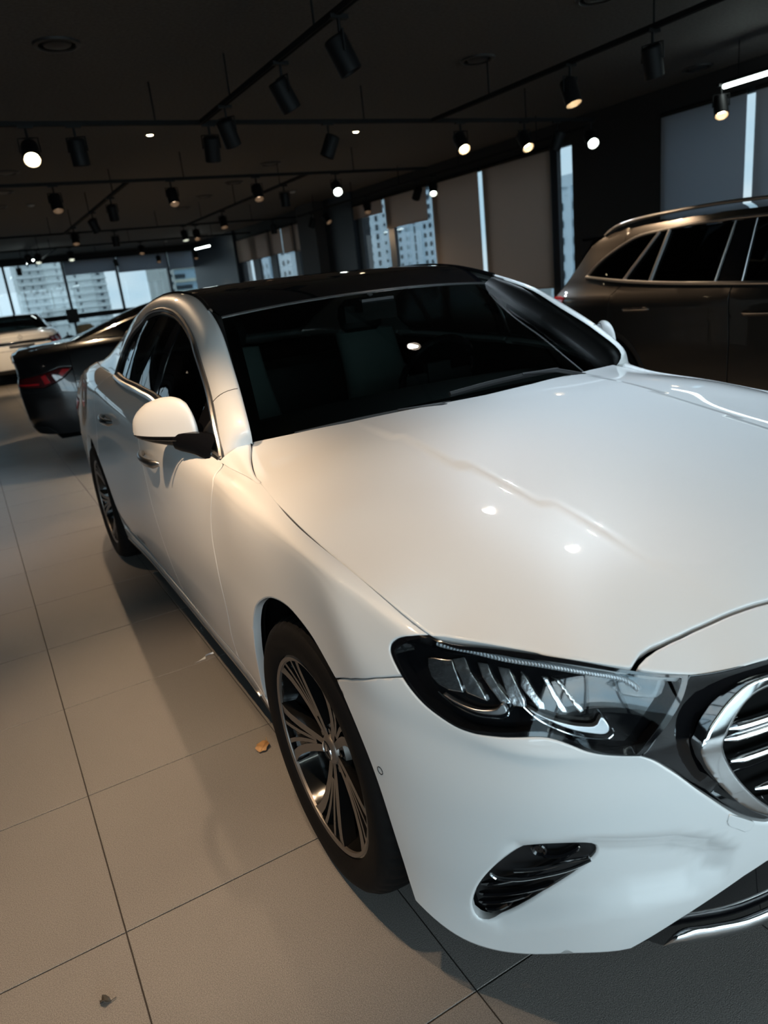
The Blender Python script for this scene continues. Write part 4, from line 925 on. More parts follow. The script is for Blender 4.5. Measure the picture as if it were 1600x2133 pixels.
def right_window(n, y0, y1, mull):
    fr = [((XR+.02,y0,.45),(XR+.10,y1,.52)), ((XR+.02,y0,2.80),(XR+.10,y1,2.84))]+[((XR+.02,m-w,.45),(XR+.09,m+w,2.84)) for m, w in mull]
    ys = sorted([y0]+[m for m, w in mull if y0 < m < y1]+[y1])
    window(n, fr, [((XR+.052,a,.5),(XR+.060,b,2.82)) for a, b in zip(ys, ys[1:])])
right_window(1, YN+.6, 5.13, [(YN+.65,.04),(-4.0,.03),(-2.3,.03),(-.6,.03),(.90,.03),(2.40,.03),(3.88,.03),(5.1,.04)])
right_window(2, 6.50, 13.02, [(7.015,.08),(8.52,.06),(9.95,.08),(11.80-.21,.11),(12.86,.12)])
right_window(3, 15.30, 20.55, [(15.32,.03),(16.27,.14),(17.88,.20),(19.2,.25),(20.35,.2)])
fx = [-6.6,-4.8,-3.1,-1.45,.24,1.97,3.62,5.32,XR]
window(4, [((x-.035,YF+.05,.28),(x+.035,YF+.2,2.95)) for x in fx[:-1]]+[((-6.6,YF+.05,2.90),(XR,YF+.2,2.95))], [((a,YF+.12,z0),(b,YF+.128,z1)) for a, b in zip(fx, fx[1:]) for z0, z1 in ((.28,1.12),(1.27,2.92))])
nx = np.linspace(XL+.8, XR+.3, 9)
window(5, [((x-.035,YN-.2,.25),(x+.035,YN-.05,2.95)) for x in nx], [((a,YN-.13,.25),(b,YN-.122,2.95)) for a, b in zip(nx, nx[1:])], M_clear)
# roller blinds
def blind_mat(name, c, t):
    """woven screen cloth: matt, and a little daylight soaks through it"""
    m = mat(name, c, .85, bump=(900,.2)); n = m.node_tree.nodes; l = m.node_tree.links
    tr = n.new('ShaderNodeBsdfTranslucent'); tr.inputs['Color'].default_value = (*t, 1); ad = n.new('ShaderNodeAddShader')
    l.new(n['Principled BSDF'].outputs[0], ad.inputs[0]); l.new(tr.outputs[0], ad.inputs[1]); l.new(ad.outputs[0], n['Material Output'].inputs['Surface'])
    return m
M_blind_b = blind_mat('blind_brown', (.22,.185,.16), (.32,.262,.232)); M_blind_g = blind_mat('blind_grey', (.19,.20,.225), (.27,.285,.31))
def blind(axis, a0, a1, zb, m, label, zt=2.82):
    if axis == 'x':
        p = XR-.015; o = box_obj('roller_blind', (p-.004,a0,zb), (p,a1,zt), m); MB().tube([(p-.002,a0,zb),(p-.002,a1,zb)], .010, 8).build('hem_bar', m, o); MB().tube([(p+.005,a0,zt-.005),(p+.005,a1,zt-.005)], .026, 10).build('blind_roller', M_track, o)
    else:
        p = YF-.02; o = box_obj('roller_blind', (a0,p-.004,zb), (a1,p,zt), m); MB().tube([(a0,p-.002,zb),(a1,p-.002,zb)], .012, 8).build('hem_bar', m, o); MB().tube([(a0,p+.005,zt-.005),(a1,p+.005,zt-.005)], .03, 10).build('blind_roller', M_track, o)
    tag(o, label, 'blind', 'roller blinds along the glazing')
blind('x', 4.03, 5.13, .55, M_blind_g, 'dark grey roller blind fully down against the black wall pier')
blind('x', 2.50, 3.93, .55, M_blind_g, 'dark grey roller blind behind the dark SUV roof, next to a bright slit')
for k, (a, b) in enumerate(((1.02,2.42),(-.45,.92),(-2.15,-.55),(-3.85,-2.25))):
    blind('x', a, b, .55, M_blind_g, ['dark grey roller blind beside the SUV rear doors','dark grey roller blind level with the SUV bonnet','dark grey roller blind ahead of the SUV front bumper','dark grey roller blind at the front corner of the hall'][k])
blind('x', 7.04, 8.59, .96, M_blind_b, 'long brown roller blind beside the tall navy window post')
blind('x', 8.70, 10.05, 1.19, M_blind_b, 'long brown roller blind between two bright slits, ending above the sill')
blind('x', 10.22, 11.69, 2.25, M_blind_b, 'short brown roller blind over a view of pale tower blocks')
blind('x', 11.80, 13.00, 2.56, M_blind_b, 'shortest brown roller blind next to the navy pillar')
for k, (a, b, z) in enumerate(((15.32,16.22,2.18),(16.30,17.0,2.2),(17.06,17.86,2.22),(17.95,20.5,2.2))):
    blind('x', a, b, z, M_blind_b, ['raised brown blind touching the dark brown column','raised narrow brown blind, second from the dark brown column','raised narrow brown blind, third from the dark brown column','raised wide brown blind by the far navy corner'][k])
for k, (a, b, z) in enumerate(((2.0,3.59,2.49),(3.65,5.29,2.42),(5.35,6.28,2.36))):
    blind('y', a, b, z, M_blind_g, ['grey blind partly down on the back window right of the uncovered pane','grey blind partly down over the sky gap in the back window','grey blind partly down in the back window by the navy corner'][k], zt=2.93)
# ---------- ceiling fittings ----------
ZT = 2.8
def track(a, b, label, rods):
    """suspended lighting track with hanging rods"""
    a = Vector((*a, ZT)); b = Vector((*b, ZT)); d = (b-a).normalized(); s = Vector((-d.y, d.x, 0))*.017; mb = MB()
    v = [a+s+Vector((0,0,z)) for z in (-.016,.018)]+[a-s+Vector((0,0,z)) for z in (.018,-.016)]
    w = [p+(b-a) for p in v]
    mb.add(v+w, [(0,1,2,3),(7,6,5,4),(0,4,5,1),(1,5,6,2),(2,6,7,3),(3,7,4,0)])
    o = mb.build('lighting_track', M_track, smooth=False); tag(o, label, 'track')
    L = (b-a).length
    MB().add([a+d*.02+s*.55-Vector((0,0,.017)), b-d*.02+s*.55-Vector((0,0,.017)), b-d*.02-s*.55-Vector((0,0,.017)), a+d*.02-s*.55-Vector((0,0,.017))], [(0,1,2,3)]).build('track_slot', M_void, o, smooth=False)
    n = max(2, int(L/rods)+1)
    for k in range(n):
        p = a+d*(L*(k+.5)/n)
        MB().tube([p+Vector((0,0,.015)), (p.x, p.y, ZC+.002)], .007, 8).build('hanging_rod', M_track, o)
track((.78,.6), (.78,5.20), 'black lighting track running lengthwise above the white sedan roof', 1.8)
track((3.12,-.2), (3.12,5.20), 'black lighting track running lengthwise above the dark SUV', 1.8)
track((-4.5,5.22), (5.3,5.22), 'black cross track behind the white sedan, over the black sedan front', 2.2)
track((-4.5,8.22), (5.0,8.22), 'black cross track over the black sedan rear, with a cool bright spot', 2.4)
track((.77,8.24), (.77,14.31), 'black lengthwise track between the two cross tracks in the hall centre', 2.2)
track((3.13,8.24), (3.13,14.27), 'black lengthwise track beside the hall centre, nearer the window blinds', 2.2)
track((5.55,5.6), (5.55,14.2), 'black lengthwise track close along the brown blinds', 2.0)
track((-4.5,14.33), (5.55,14.33), 'black cross track in the middle of the hall', 2.4)
track((-4.5,17.65), (5.7,17.65), 'black cross track above the far white sedan', 2.4)
track((-4.5,22.5), (5.7,22.5), 'black cross track just before the back windows', 2.4)
track((1.0,17.69), (1.0,22.46), 'black lengthwise track above the far white sedan', 2.4)
track((-1.57,-2.2), (-1.57,5.20), 'black lighting track lengthwise over the aisle beside the white sedan', 1.8)
M_can = mat('spot_can_black', (.005,.005,.0055), .55, spec=.25); M_canrim = mat('spot_inner', (.30,.26,.22), .35, metal=.6)
def lens_mat(kind):
    c = {'warm': ((1,.80,.50), 30.), 'cool': ((.80,1,.97), 26.), 'dim': ((1,.70,.46), 2.6), 'neutral': ((1,.93,.85), 26.)}[kind]
    return mat('lens_'+kind, (.9,.9,.9), .3, emit=c[0], estr=c[1])
M_off = mat('lens_off', (.02,.02,.02), .15)
NSP = [0]
def spot(x, y, aim, kind, label, group, power=0, cone=55, blend=.6, top=None, lit=None):
    """track spotlight: stem, yoke and can; aim is the direction its mouth faces"""
    top = top if top is not None else (x, y, ZT-.015)
    e = empty('spotlight', top, 0, label, 'spotlight', group)
    d = Vector(aim).normalized(); c = Vector((0,0,-.185)); q = d.to_track_quat('Z','Y').to_matrix()
    MB().box((-.055,-.018,-.016), (.055,.018,.006)).build('adapter', M_can, e, smooth=False)
    MB().tube([(0,0,-.01), (0,0,-.085)], .010, 8).build('stem', M_can, e)
    yk = MB(); s = q@Vector((1,0,0)); yk.tube([Vector((0,0,-.082)), Vector((0,0,-.082))+s*.072, c+s*.074], .006, 6); yk.tube([Vector((0,0,-.082)), Vector((0,0,-.082))-s*.072, c-s*.074], .006, 6); yk.build('yoke', M_can, e)
    can = MB().lathe([(.001,-.09),(.056,-.09),(.064,-.083),(.066,-.075),(.066,.10),(.063,.102),(.059,.098),(.056,.045)], 'z', 24, 0, c, rot=q).build('can', M_can, e)
    MB().lathe([(.0585,.098),(.056,.066),(.044,.042)], 'z', 24, 0, c, rot=q).build('reflector_ring', M_canrim if kind != 'off' else M_can, can)
    MB().lathe([(.0005,.046),(.036,.044),(.056,.042)], 'z', 20, 0, c, rot=q).build('lens', M_off if kind == 'off' else lens_mat(kind), can)
    if power:
        L = bpy.data.lights.new('spot_light', 'SPOT'); L.energy = power; L.spot_size = R(cone); L.spot_blend = blend; L.shadow_soft_size = .022
        L.color = {'warm': (1,.70,.44), 'cool': (.82,.94,1.0), 'dim': (1,.72,.44), 'neutral': (.70,.86,1.0)}[kind] if lit is None else lit
        lo = bpy.data.objects.new('spot_light', L); lo.location = c+d*.115; lo.rotation_euler = (-d).to_track_quat('Z','Y').to_euler(); link(lo, e)
    return e
G1 = 'track spotlights under the black ceiling'
TO_CAM = lambda x, y, z=2.62: (-1.416-x, -1.436-y, 1.43-z)
for k, (x, y, a, lb) in enumerate([
    (.79,2.62,(.35,-.1,-.8),'unlit black spotlight over the white sedan roof, first on its lengthwise track'),
    (.79,3.47,(.42,.05,-.8),'unlit black spotlight over the white sedan roof, second on its lengthwise track'),
    (.78,4.59,(.34,.25,-.85),'unlit black spotlight at the corner where the lengthwise and cross tracks meet'),
    (-.25,5.22,(.05,.1,-.95),'unlit black spotlight on the cross track beside the glowing warm spotlight'),
    (.84,5.22,(.05,.3,-.9),'unlit black spotlight on the cross track near the track corner'),
    (1.97,5.22,(-.35,.2,-.85),'unlit black spotlight on the cross track turned sideways between two downlights'),
    (3.12,2.51,(.30,.1,-.85),'unlit black spotlight above the dark SUV'),
    (4.75,5.22,(-.2,.3,-.9),'unlit black spotlight before the slim window strip'),
    (.77,9.5,(.1,.3,-.9),'unlit black spotlight in the hall centre, third along its lengthwise track'),
    (.77,11.07,(.3,.2,-.8),'unlit tilted spotlight in the hall centre, fourth along its lengthwise track'),
    (3.13,9.13,(.05,.1,-.95),'unlit black spotlight beside the small white detector'),
    (1.68,14.33,(0,.1,-.95),'unlit black spotlight on the middle cross track'),
    (.35,17.65,(.2,.3,-.9),'unlit black spotlight in the cluster above the far white sedan'),
    (5.55,13.5,(-.3,.1,-.8),'unlit tilted spotlight before the dark brown column'),
    (5.55,9.36,(-.45,-.1,-.8),'tilted spotlight before the short brown blind'),
    (3.15,22.5,(.2,.1,-.9),'unlit spotlight before the back window blinds'),
    (.48,22.5,(0,.1,-.95),'unlit spotlight hanging in front of the uncovered back window'),
    (5.0,14.33,(.1,0,-.95),'unlit spotlight by the far navy corner')]):
    spot(x, y, a, 'off', lb, G1)
for x, y, a, lb in [
    (-.09,8.22,(.12,-.1,-.95),'black spotlight with a soft warm mouth left over the black sedan'),
    (1.26,8.22,(.10,-.15,-.95),'black spotlight with a soft warm mouth over the black sedan roof'),
    (2.37,8.22,(.05,-.15,-.95),'black spotlight with a soft warm mouth beside the cool bright spotlight'),
    (.77,13.17,(.05,-.1,-.95),'small warm spotlight over the middle of the hall'),
    (3.3,14.33,(0,-.15,-.95),'small warm spotlight on the middle cross track'),
    (3.13,12.02,(.05,-.1,-.95),'warm-mouthed spotlight on the inner lengthwise track'),
    (5.55,11.07,(-.05,-.1,-.95),'warm-mouthed spotlight before the shortest brown blind'),
    (5.55,12.8,(.35,-.3,-.8),'tilted warm spotlight before the navy pillar'),
    (2.88,17.65,(0,-.15,-.95),'small warm spotlight on the far cross track'),
    (4.43,22.5,(0,-.15,-.95),'small spotlight before the back window by the sky gap'),
    (5.6,22.5,(0,-.15,-.95),'small spotlight before the back window near the bright tube')]:
    spot(x, y, (a[0]-.12, a[1]-.30, a[2]), 'dim', lb, G1, 170, 90)
for x, y, a, pw, lb in [
    (-.6,5.22,(-.10,-.75,-.62),110,'glaring warm spotlight over the aisle left of the black sedan'),
    (3.46,5.22,(-.10,-.6,-.75),170,'lit warm spotlight behind the dark SUV, nearer the hall centre'),
    (4.29,5.22,(-.05,-.60,-.8),200,'lit warm spotlight behind the dark SUV, nearer the windows'),
    (3.12,3.3,(.02,-.30,-.85),230,'lit warm spotlight over the dark SUV tailgate'),
    (5.42,3.72,(-.30,-.35,-.85),60,'lit pale spotlight at the end of the long tube lamp')]:
    spot(x, y, a, 'warm', lb, G1, pw, 60, top=(5.41,3.685,2.772) if x > 5.4 else None)
for x, y, a, pw, lb in [
    (3.52,8.22,(-.25,-.75,-.6),60,'glaring cool white spotlight over the hall centre'),
    (5.55,8.9,(-.30,-.45,-.8),30,'cool white spotlight at the slit between two brown blinds'),
    (5.25,5.22,(-.35,-.7,-.55),40,'glaring cool white spotlight before the black wall pier'),
    (3.05,14.33,(0,-.3,-.9),30,'small cool white spotlight on the middle cross track'),
    (1.26,17.65,(-.05,-.4,-.9),30,'cool white spotlight in front of the uncovered back window'),
    (.55,17.65,(-.1,-.4,-.9),20,'small cool white spotlight in the cluster above the far white sedan')]:
    spot(x, y, a, 'cool', lb, G1, pw, 60)
KEY = []
# spots over the aisle and the sedan's front, outside the frame: they throw the warm pool on door and floor; the added ones brighten aisle and far sedan
for x, y, a, pw, cn, kd, lb in WARM_KEYS:
    spot(x, y, a, kd, lb, G1, pw, cn, .75)
M_tube = mat('tube_light', (.9,.9,.9), .3, emit=(.86,1,.96), estr=TUBE_STR)
def tube_lamp(a, b, label):
    a = Vector(a); b = Vector(b); e = empty('tube_lamp', a, 0, label, 'tube lamp', 'linear tube lamps'); d = b-a
    MB().tube([(0,0,0), tuple(d)], .019, 12).build('tube', M_tube, e)
    hs = MB(); u = d.normalized(); s = Vector((-u.y, u.x, 0))*.022
    hs.add([s+Vector((0,0,.02)), -s+Vector((0,0,.02)), -s+Vector((0,0,.05)), s+Vector((0,0,.05))]+[p+d for p in (s+Vector((0,0,.02)), -s+Vector((0,0,.02)), -s+Vector((0,0,.05)), s+Vector((0,0,.05)))], [(0,1,2,3),(7,6,5,4),(0,4,5,1),(1,5,6,2),(2,6,7,3),(3,7,4,0)])
    hs.build('tube_housing', M_track, e, smooth=False)
    for t in (.06, .94): MB().tube([tuple(d*t+Vector((0,0,.04))), tuple(d*t+Vector((0,0,ZC-a.z)))], .006, 6).build('hanging_rod', M_track, e)
tube_lamp((5.41,3.66,2.75), (5.40,1.2,2.75), 'long cool tube lamp along the grey blinds above the SUV')
tube_lamp((5.42,21.8,2.75), (5.56,20.8,2.75), 'short bright tube lamp at the far navy corner')
tube_lamp((.67,21.7,2.75), (.72,20.4,2.75), 'short tube lamp in the cluster before the back window')
for a, b, lb in EXTRA_TUBES: tube_lamp(a, b, lb)
M_vent = mat('vent_black', (.018,.018,.019), .5)
for k, (x, y) in enumerate([(-.39,4.36),(3.05,4.34),(3.02,2.91),(3.03,9.25),(3.05,10.93),(3.0,12.47),(3.03,14.06),(-.44,9.25),(-.40,10.85),(-.4,12.4),(5.9,4.34)]):
    names = ['round black ceiling diffuser over the aisle behind the white sedan','round black ceiling diffuser above the white sedan and SUV gap','round black ceiling diffuser half out over the SUV bonnet side','round ceiling diffuser past the second cross track','round ceiling diffuser second past the cross track','round ceiling diffuser third past the cross track','round ceiling diffuser fourth past the cross track','round ceiling diffuser over the aisle past the black sedan','round ceiling diffuser over the aisle, second past the black sedan','round ceiling diffuser over the aisle, third past the black sedan','round black ceiling diffuser above the tube lamp']
    v = MB().lathe([(.155,.0),(.150,-.014),(.125,-.018),(.118,-.010)], 'z', 32, 0, (x, y, ZC)).build('ceiling_diffuser', M_vent); tag(v, names[k], 'diffuser', 'round ceiling diffusers')
    MB().lathe([(.0005,-.022),(.06,-.020),(.085,-.014),(.092,-.004)], 'z', 28, 0, (x, y, ZC)).build('centre_disc', M_vent, v)
    MB().lathe([(.118,-.001),(.0005,-.001)], 'z', 24, 0, (x, y, ZC)).build('throat', M_void, v)
M_det = mat('detector_white', (.35,.34,.33), .5)
for x, y, lb in [(.09,12.35,'small white smoke detector on the ceiling over the aisle'),(4.73,12.44,'small white smoke detector on the ceiling near the blinds'),(4.72,22.4,'small white smoke detector near the back windows')]:
    v = MB().lathe([(.055,0),(.055,-.012),(.045,-.03),(.02,-.038),(.0005,-.038)], 'z', 24, 0, (x, y, ZC)).build('smoke_detector', M_det); tag(v, lb, 'detector', 'ceiling smoke detectors')
    MB().lathe([(.065,0),(.063,-.006),(.055,-.008)], 'z', 24, 0, (x, y, ZC)).build('detector_base', M_vent, v)
for x, y, lb in [(.86,7.22,'small lit recessed downlight over the black sedan'),(3.36,7.22,'small lit recessed downlight between sedan and blinds')]:
    v = MB().lathe([(.06,0),(.058,-.006),(.042,-.007),(.036,.0)], 'z', 24, 0, (x, y, ZC)).build('downlight', M_vent); tag(v, lb, 'downlight', 'recessed downlights')
    MB().lathe([(.0005,-.012),(.024,-.010),(.036,-.002)], 'z', 20, 0, (x, y, ZC)).build('lens', lens_mat('warm'), v)
for x, y, lb in [(-.55,6.6,'short sprinkler head on the ceiling over the aisle'),(5.4,2.2,'short sprinkler head on the ceiling near the tube lamp')]:
    v = MB().lathe([(.03,0),(.028,-.006),(.010,-.008),(.008,-.03),(.018,-.034),(.0005,-.036)], 'z', 16, 0, (x, y, ZC)).build('sprinkler', M_vent); tag(v, lb, 'sprinkler')
# ---------- the cars ----------
hero = empty('sedan', (0,0,0), 0, 'large white sedan with black roof and open chrome grille in the foreground aisle', 'car')
build_sedan(hero, M_white, True)
bs = empty('sedan', BLACK_POS[:3], R(BLACK_POS[3]), 'glossy black sedan parked crosswise behind the white sedan', 'car'); build_sedan(bs, M_black_paint, False)
fs = empty('sedan', FAR_POS[:3], R(FAR_POS[3]), 'white sedan at the back windows, showing its boot and dark plate', 'car'); build_sedan(fs, M_white, False, .085)
def build_suv(root):
    """dark estate-bodied car: right flank at x = 3.15, tail at y = 3.95"""
    cx = 4.12
    prof = np.array([(.20,3.215),(.35,3.195),(.50,3.182),(.65,3.172),(.80,3.168),(.92,3.162),(1.0,3.158),(1.045,3.163),(1.08,3.183),(1.11,3.20),(1.20,3.231),(1.30,3.265),(1.40,3.300),(1.50,3.335),(1.58,3.385)])
    mt = _bessel(prof[:,0], prof[:,1:])
    class Flank:
        """flank of the car: section height by height, drawn in towards nose and tail"""
        sgn = -1
        def __call__(s, y, z):
            y = np.atleast_1d(np.asarray(y, float)); z = np.atleast_1d(np.asarray(z, float)); i, h, r = _hseg(prof[:,0], z); a = _herm(r)
            x = a[0]*prof[i,1]+a[1]*h*mt[i,0]+a[2]*prof[i+1,1]+a[3]*h*mt[i+1,0]
            return np.stack([x+np.maximum(y-2.9, 0)**2*.24+np.maximum(-.1-y, 0)**2*.40, y, z], 1)
        normal = Net.normal
    S = Flank()
    pa = M_brown_paint
    arch = lambda yc, r, a0, a1, n=16: [(yc+r*math.cos(t), .37+r*math.sin(t)) for t in np.linspace(R(a0), R(a1), n)]
    tail = [(3.90,.35),(3.93,.6),(3.93,.80),(3.90,.93),(3.86,1.02),(3.76,1.10),(3.63,1.19),(3.48,1.33),(3.36,1.45)]
    dlo_top = [(3.33,1.21),(3.24,1.285),(3.12,1.36),(2.97,1.43),(2.82,1.485),(2.62,1.505),(2.36,1.522),(2.02,1.525),(1.7,1.515),(1.3,1.49),(.95,1.43),(.6,1.30),(.36,1.19),(.20,1.105)]
    dlo_bot = [(.20,1.085),(.8,1.085),(1.3,1.09),(1.65,1.10),(1.96,1.11),(2.43,1.13),(2.84,1.16),(3.14,1.19)]
    roof_e = [(3.20,1.52),(3.05,1.545),(2.8,1.565),(2.5,1.575),(2.1,1.58),(1.7,1.572),(1.3,1.545),(.9,1.48),(.55,1.36),(.25,1.20),(.05,1.09)]
    q_out = tail+[(3.20,1.52)]+[(2.95,1.555)]+[(2.95,1.445),(2.97,1.43),(3.12,1.36),(3.24,1.285),(3.33,1.21),(3.14,1.19),(2.86,1.162),(2.97,1.06),(3.0,.87)]+arch(3.05,.41,100,-10,20)+[(3.48,.30)]
    def side(name, key, out, **k):
        return both_sides(name, 'suv_'+key, out, **k)
    def both_sides(name, key, out, m=pa, par=root, **k):
        kw = dict(surf=S, res=.05, gap=.002, depth=.02, rnd=.004); kw.update(k)
        g = geo_panel(outline=out, **kw); obs = []
        o1 = mesh(name, g[0], g[1], m, par, normals=g[2])
        h = flip(g); v = [(a[0]+2*cx, a[1], a[2]) for a in h[0]]
        mesh(name, v, h[1], m, par, normals=h[2])
        return o1
    side('rear_quarter', 'q', q_out)
    rd = side('rear_door', 'rd', [(2.86,1.158),(2.97,1.06),(3.0,.87)]+arch(3.05,.41,103,150,8)+[(2.62,.34),(1.91,.32),(1.89,.72),(1.895,.92),(1.89,1.10),(1.96,1.105),(2.43,1.125)])
    fd = side('front_door', 'fd', [(1.885,1.10),(1.89,.92),(1.885,.72),(1.905,.32),(.80,.32),(.75,.5),(.74,.8),(.76,1.0),(.78,1.08),(1.3,1.085),(1.65,1.095)])
    side('front_fender', 'ff', [(.77,1.08),(.755,1.0),(.735,.8),(.745,.5),(.79,.32),(.44,.32)]+arch(0,.41,0,180,22)+[(-.5,.35),(-.5,1.0),(-.1,1.03),(.4,1.06)])
    side('roof_side', 'rs', roof_e+[(.20,1.088),(.36,1.17),(.6,1.285),(.95,1.42),(1.3,1.48),(1.7,1.508),(2.02,1.518),(2.36,1.515),(2.62,1.498),(2.82,1.478),(2.95,1.44),(2.95,1.555)][::1], depth=.01)
    side('side_window', 'w1', [(2.91,1.17),(3.14,1.20),(3.31,1.22),(3.22,1.285),(3.11,1.35),(2.96,1.42),(2.81,1.475),(2.66,1.49)], m=M_glass, gap=.002, depth=0, off=-.012, rnd=0)
    side('side_window', 'w2', [(2.60,1.14),(2.52,1.505),(2.36,1.512),(2.02,1.515),(1.99,1.51),(2.04,1.12),(2.43,1.135)], m=M_glass, par=rd, gap=.002, depth=0, off=-.012, rnd=0)
    side('side_window', 'w2b', [(2.62,1.145),(2.86,1.17),(2.62,1.49),(2.54,1.50)], m=M_glass, par=rd, gap=.002, depth=0, off=-.012, rnd=0)
    side('side_window', 'w3', [(1.83,1.105),(1.83,1.51),(1.7,1.505),(1.3,1.475),(.95,1.415),(.6,1.28),(.36,1.165),(.24,1.095),(.8,1.09),(1.3,1.095)], m=M_glass, par=fd, gap=.002, depth=0, off=-.012, rnd=0)
    side('window_pillar', 'p1', [(2.04,1.115),(1.99,1.515),(1.83,1.515),(1.83,1.105)], m=M_gloss, par=rd, gap=.003, depth=.01, off=-.007)
    for sgn in (1, -1):
        mp = lambda p: np.array([(a[0] if sgn > 0 else 2*cx-a[0], a[1], a[2]) for a in p])
        def lay(yz_, off, n): 
            q = spline([(a, b, 0) for a, b in yz_], n)[:, :2]; return S(q[:,0], q[:,1])-S.normal(q[:,0], q[:,1])*off
        MB().tube(mp(lay(dlo_top, .003, 50)), .011, 8).build('window_trim', M_satin, root)
        MB().tube(mp(lay(dlo_bot+[(3.33,1.21)], .006, 40)), .013, 8).build('belt_trim', M_satin, root)
        for a, b in (((2.87,1.175),(2.62,1.50)), ((2.61,1.15),(2.53,1.505))): MB().tube(mp(lay([a, b], .0, 8)), .013, 8).build('window_bar', M_satin, rd)
        for a, b in (((2.04,1.12),(1.99,1.51)), ((1.83,1.11),(1.83,1.51))): MB().tube(mp(lay([a, b], -.002, 8)), .005, 6).build('window_bar', M_satin, rd)
        rp = [(3.37,3.20,1.525),(3.375,3.10,1.575),(3.38,2.9,1.61),(3.385,2.5,1.632),(3.39,2.1,1.637),(3.395,1.7,1.625),(3.40,1.3,1.595),(3.41,1.12,1.56)]
        MB().tube(mp(spline(rp, 40)), .017, 10, flat=.8).build('roof_rail', M_satin, root)
        for yc, zc, dr in ((2.70,.952,rd), (1.66,.915,fd)):
            t = np.linspace(0, 1, 14); p = S(yc+.13-.26*t, np.full(14, zc)); p[:,0] -= .036*np.sin(math.pi*t)**.45
            MB().tube(mp(p), [.008]+[.016]*12+[.008], 10, flat=.6, up=(1,0,0)).build('door_handle', M_gloss, dr)
            MB().tube(mp(p+np.array([-.012,0,.003])), .004, 6).build('handle_chrome', M_chrome, dr)
        lo = both_sides if 0 else None
    side('tail_lamp', 'tl', [(3.88,.99),(3.82,1.055),(3.70,1.062),(3.62,1.05),(3.66,1.0),(3.80,.965),(3.89,.93)], m=M_red2, res=.03, gap=0, off=.008)
    side('arch_trim', 'at', arch(3.05,.43,-8,188,30)+arch(3.05,.395,188,-8,30), m=M_dark, res=.03, gap=0, depth=.02, off=.006)
    side('sill', 'sl', [(2.62,.32),(2.62,.24),(.44,.24),(.44,.32)], m=M_dark, gap=0, off=.003)
    # roof, tailgate, bonnet, front
    e = np.array([(S(y, z)[0,0], y, z) for y, z in [(3.36,1.50)]+roof_e]); rows = []
    for p in e:
        h = cx-p[0]; rows.append([(cx+h*s, p[1]+(.10*(1-s*s) if p[1] > 3.3 else -.06*(1-s*s) if p[1] < .8 else 0), p[2]+.055*(1-abs(s)**2.4)) for s in np.linspace(-1, 1, 21)])
    loft_obj('roof', rows[:9], M_gloss, root, (0,0,1)); loft_obj('windscreen', rows[7:], M_glass, root, (0,-.3,1))
    tr = [(3.36,1.50),(3.48,1.33),(3.63,1.19),(3.76,1.10),(3.86,1.02),(3.90,.93),(3.93,.80),(3.93,.6),(3.90,.35)]; rows = []
    for y, z in tr:
        x = S(y, z)[0,0]; h = cx-x; rows.append([(cx+h*s, y+.16*(1-abs(s)**2.5), z+(.04*(1-s*s) if z > 1.4 else 0)) for s in np.linspace(-1, 1, 21)])
    loft_obj('tailgate', rows, pa, root, (0,1,.3))
    gl = [[(cx+(q[0]-cx)*.82, q[1]+.012, q[2]+.004) for q in r[2:-2]] for r in rows[0:3]]; loft_obj('rear_window', gl, M_glass, root, (0,1,.3))
    spl = MB(); spl.box((cx-.62,3.36,1.50), (cx+.62,3.60,1.525)); spl.build('roof_spoiler', M_gloss, root, smooth=False)
    fe = [(.05,1.09),(-.1,1.03),(-.35,1.0),(-.5,.98),(-.62,.9),(-.68,.7),(-.68,.5),(-.62,.3)]; rows = []
    for y, z in fe:
        x = S(max(y, -.5), min(z, 1.03))[0,0]+max(0, -.5-y)*.4; h = cx-x; rows.append([(cx+h*s, y-(.20*(1-abs(s)**2.2) if y < -.3 else 0), z+.05*(1-s*s)*(1 if y > -.5 else 0)) for s in np.linspace(-1, 1, 17)])
    loft_obj('bonnet', rows[:4], pa, root, (0,0,1)); loft_obj('front_bumper', rows[3:], pa, root, (0,-1,0))
    MB().box((3.28,-.5,.22), (4.96,3.8,.26)).build('underbody', M_void, root, smooth=False)
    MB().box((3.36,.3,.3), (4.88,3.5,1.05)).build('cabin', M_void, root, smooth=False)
    for yc in (0, 3.05):
        for s in (-1, 1):
            x = cx+s*.905
            ty = MB().lathe([(.24,s*.02),(.27,s*.035),(.31,s*.04),(.345,s*.03),(.365,s*.0),(.37,-s*.05),(.37,-s*.15),(.36,-s*.2),(.26,-s*.21)], 'x', 48, 0, (x, yc, .37)).build('wheel', M_tyre, root)
            MB().lathe([(.245,s*.02),(.24,s*.025),(.235,s*.01),(.21,-s*.04),(.05,-s*.045),(.001,-s*.04)], 'x', 40, 0, (x, yc, .37)).build('rim', M_rimblack, ty)
            for k in range(5):
                a = R(90+72*k); c_, s_ = math.cos(a), math.sin(a); sp = MB()
                sp.prism([(.04*c_-.022*s_, .04*s_+.022*c_), (.238*c_-.03*s_, .238*s_+.03*c_), (.238*c_+.03*s_, .238*s_-.03*c_), (.04*c_+.022*s_, .04*s_-.022*c_)], lambda p, q, t: (x+s*(.008-t), yc+p, .37+q), .03)
                sp.build('spoke', M_rim, ty, smooth=False)
            MB().lathe([(.43,-s*.0),(.43,-s*.3),(.05,-s*.3)], 'x', 32, 0, (x+s*.02, yc, .38)).build('wheel_well', M_void, root)
suv = empty('suv', (0,0,0), 0, 'dark graphite SUV with silver roof rails parked beside the white sedan', 'car')
build_suv(suv)
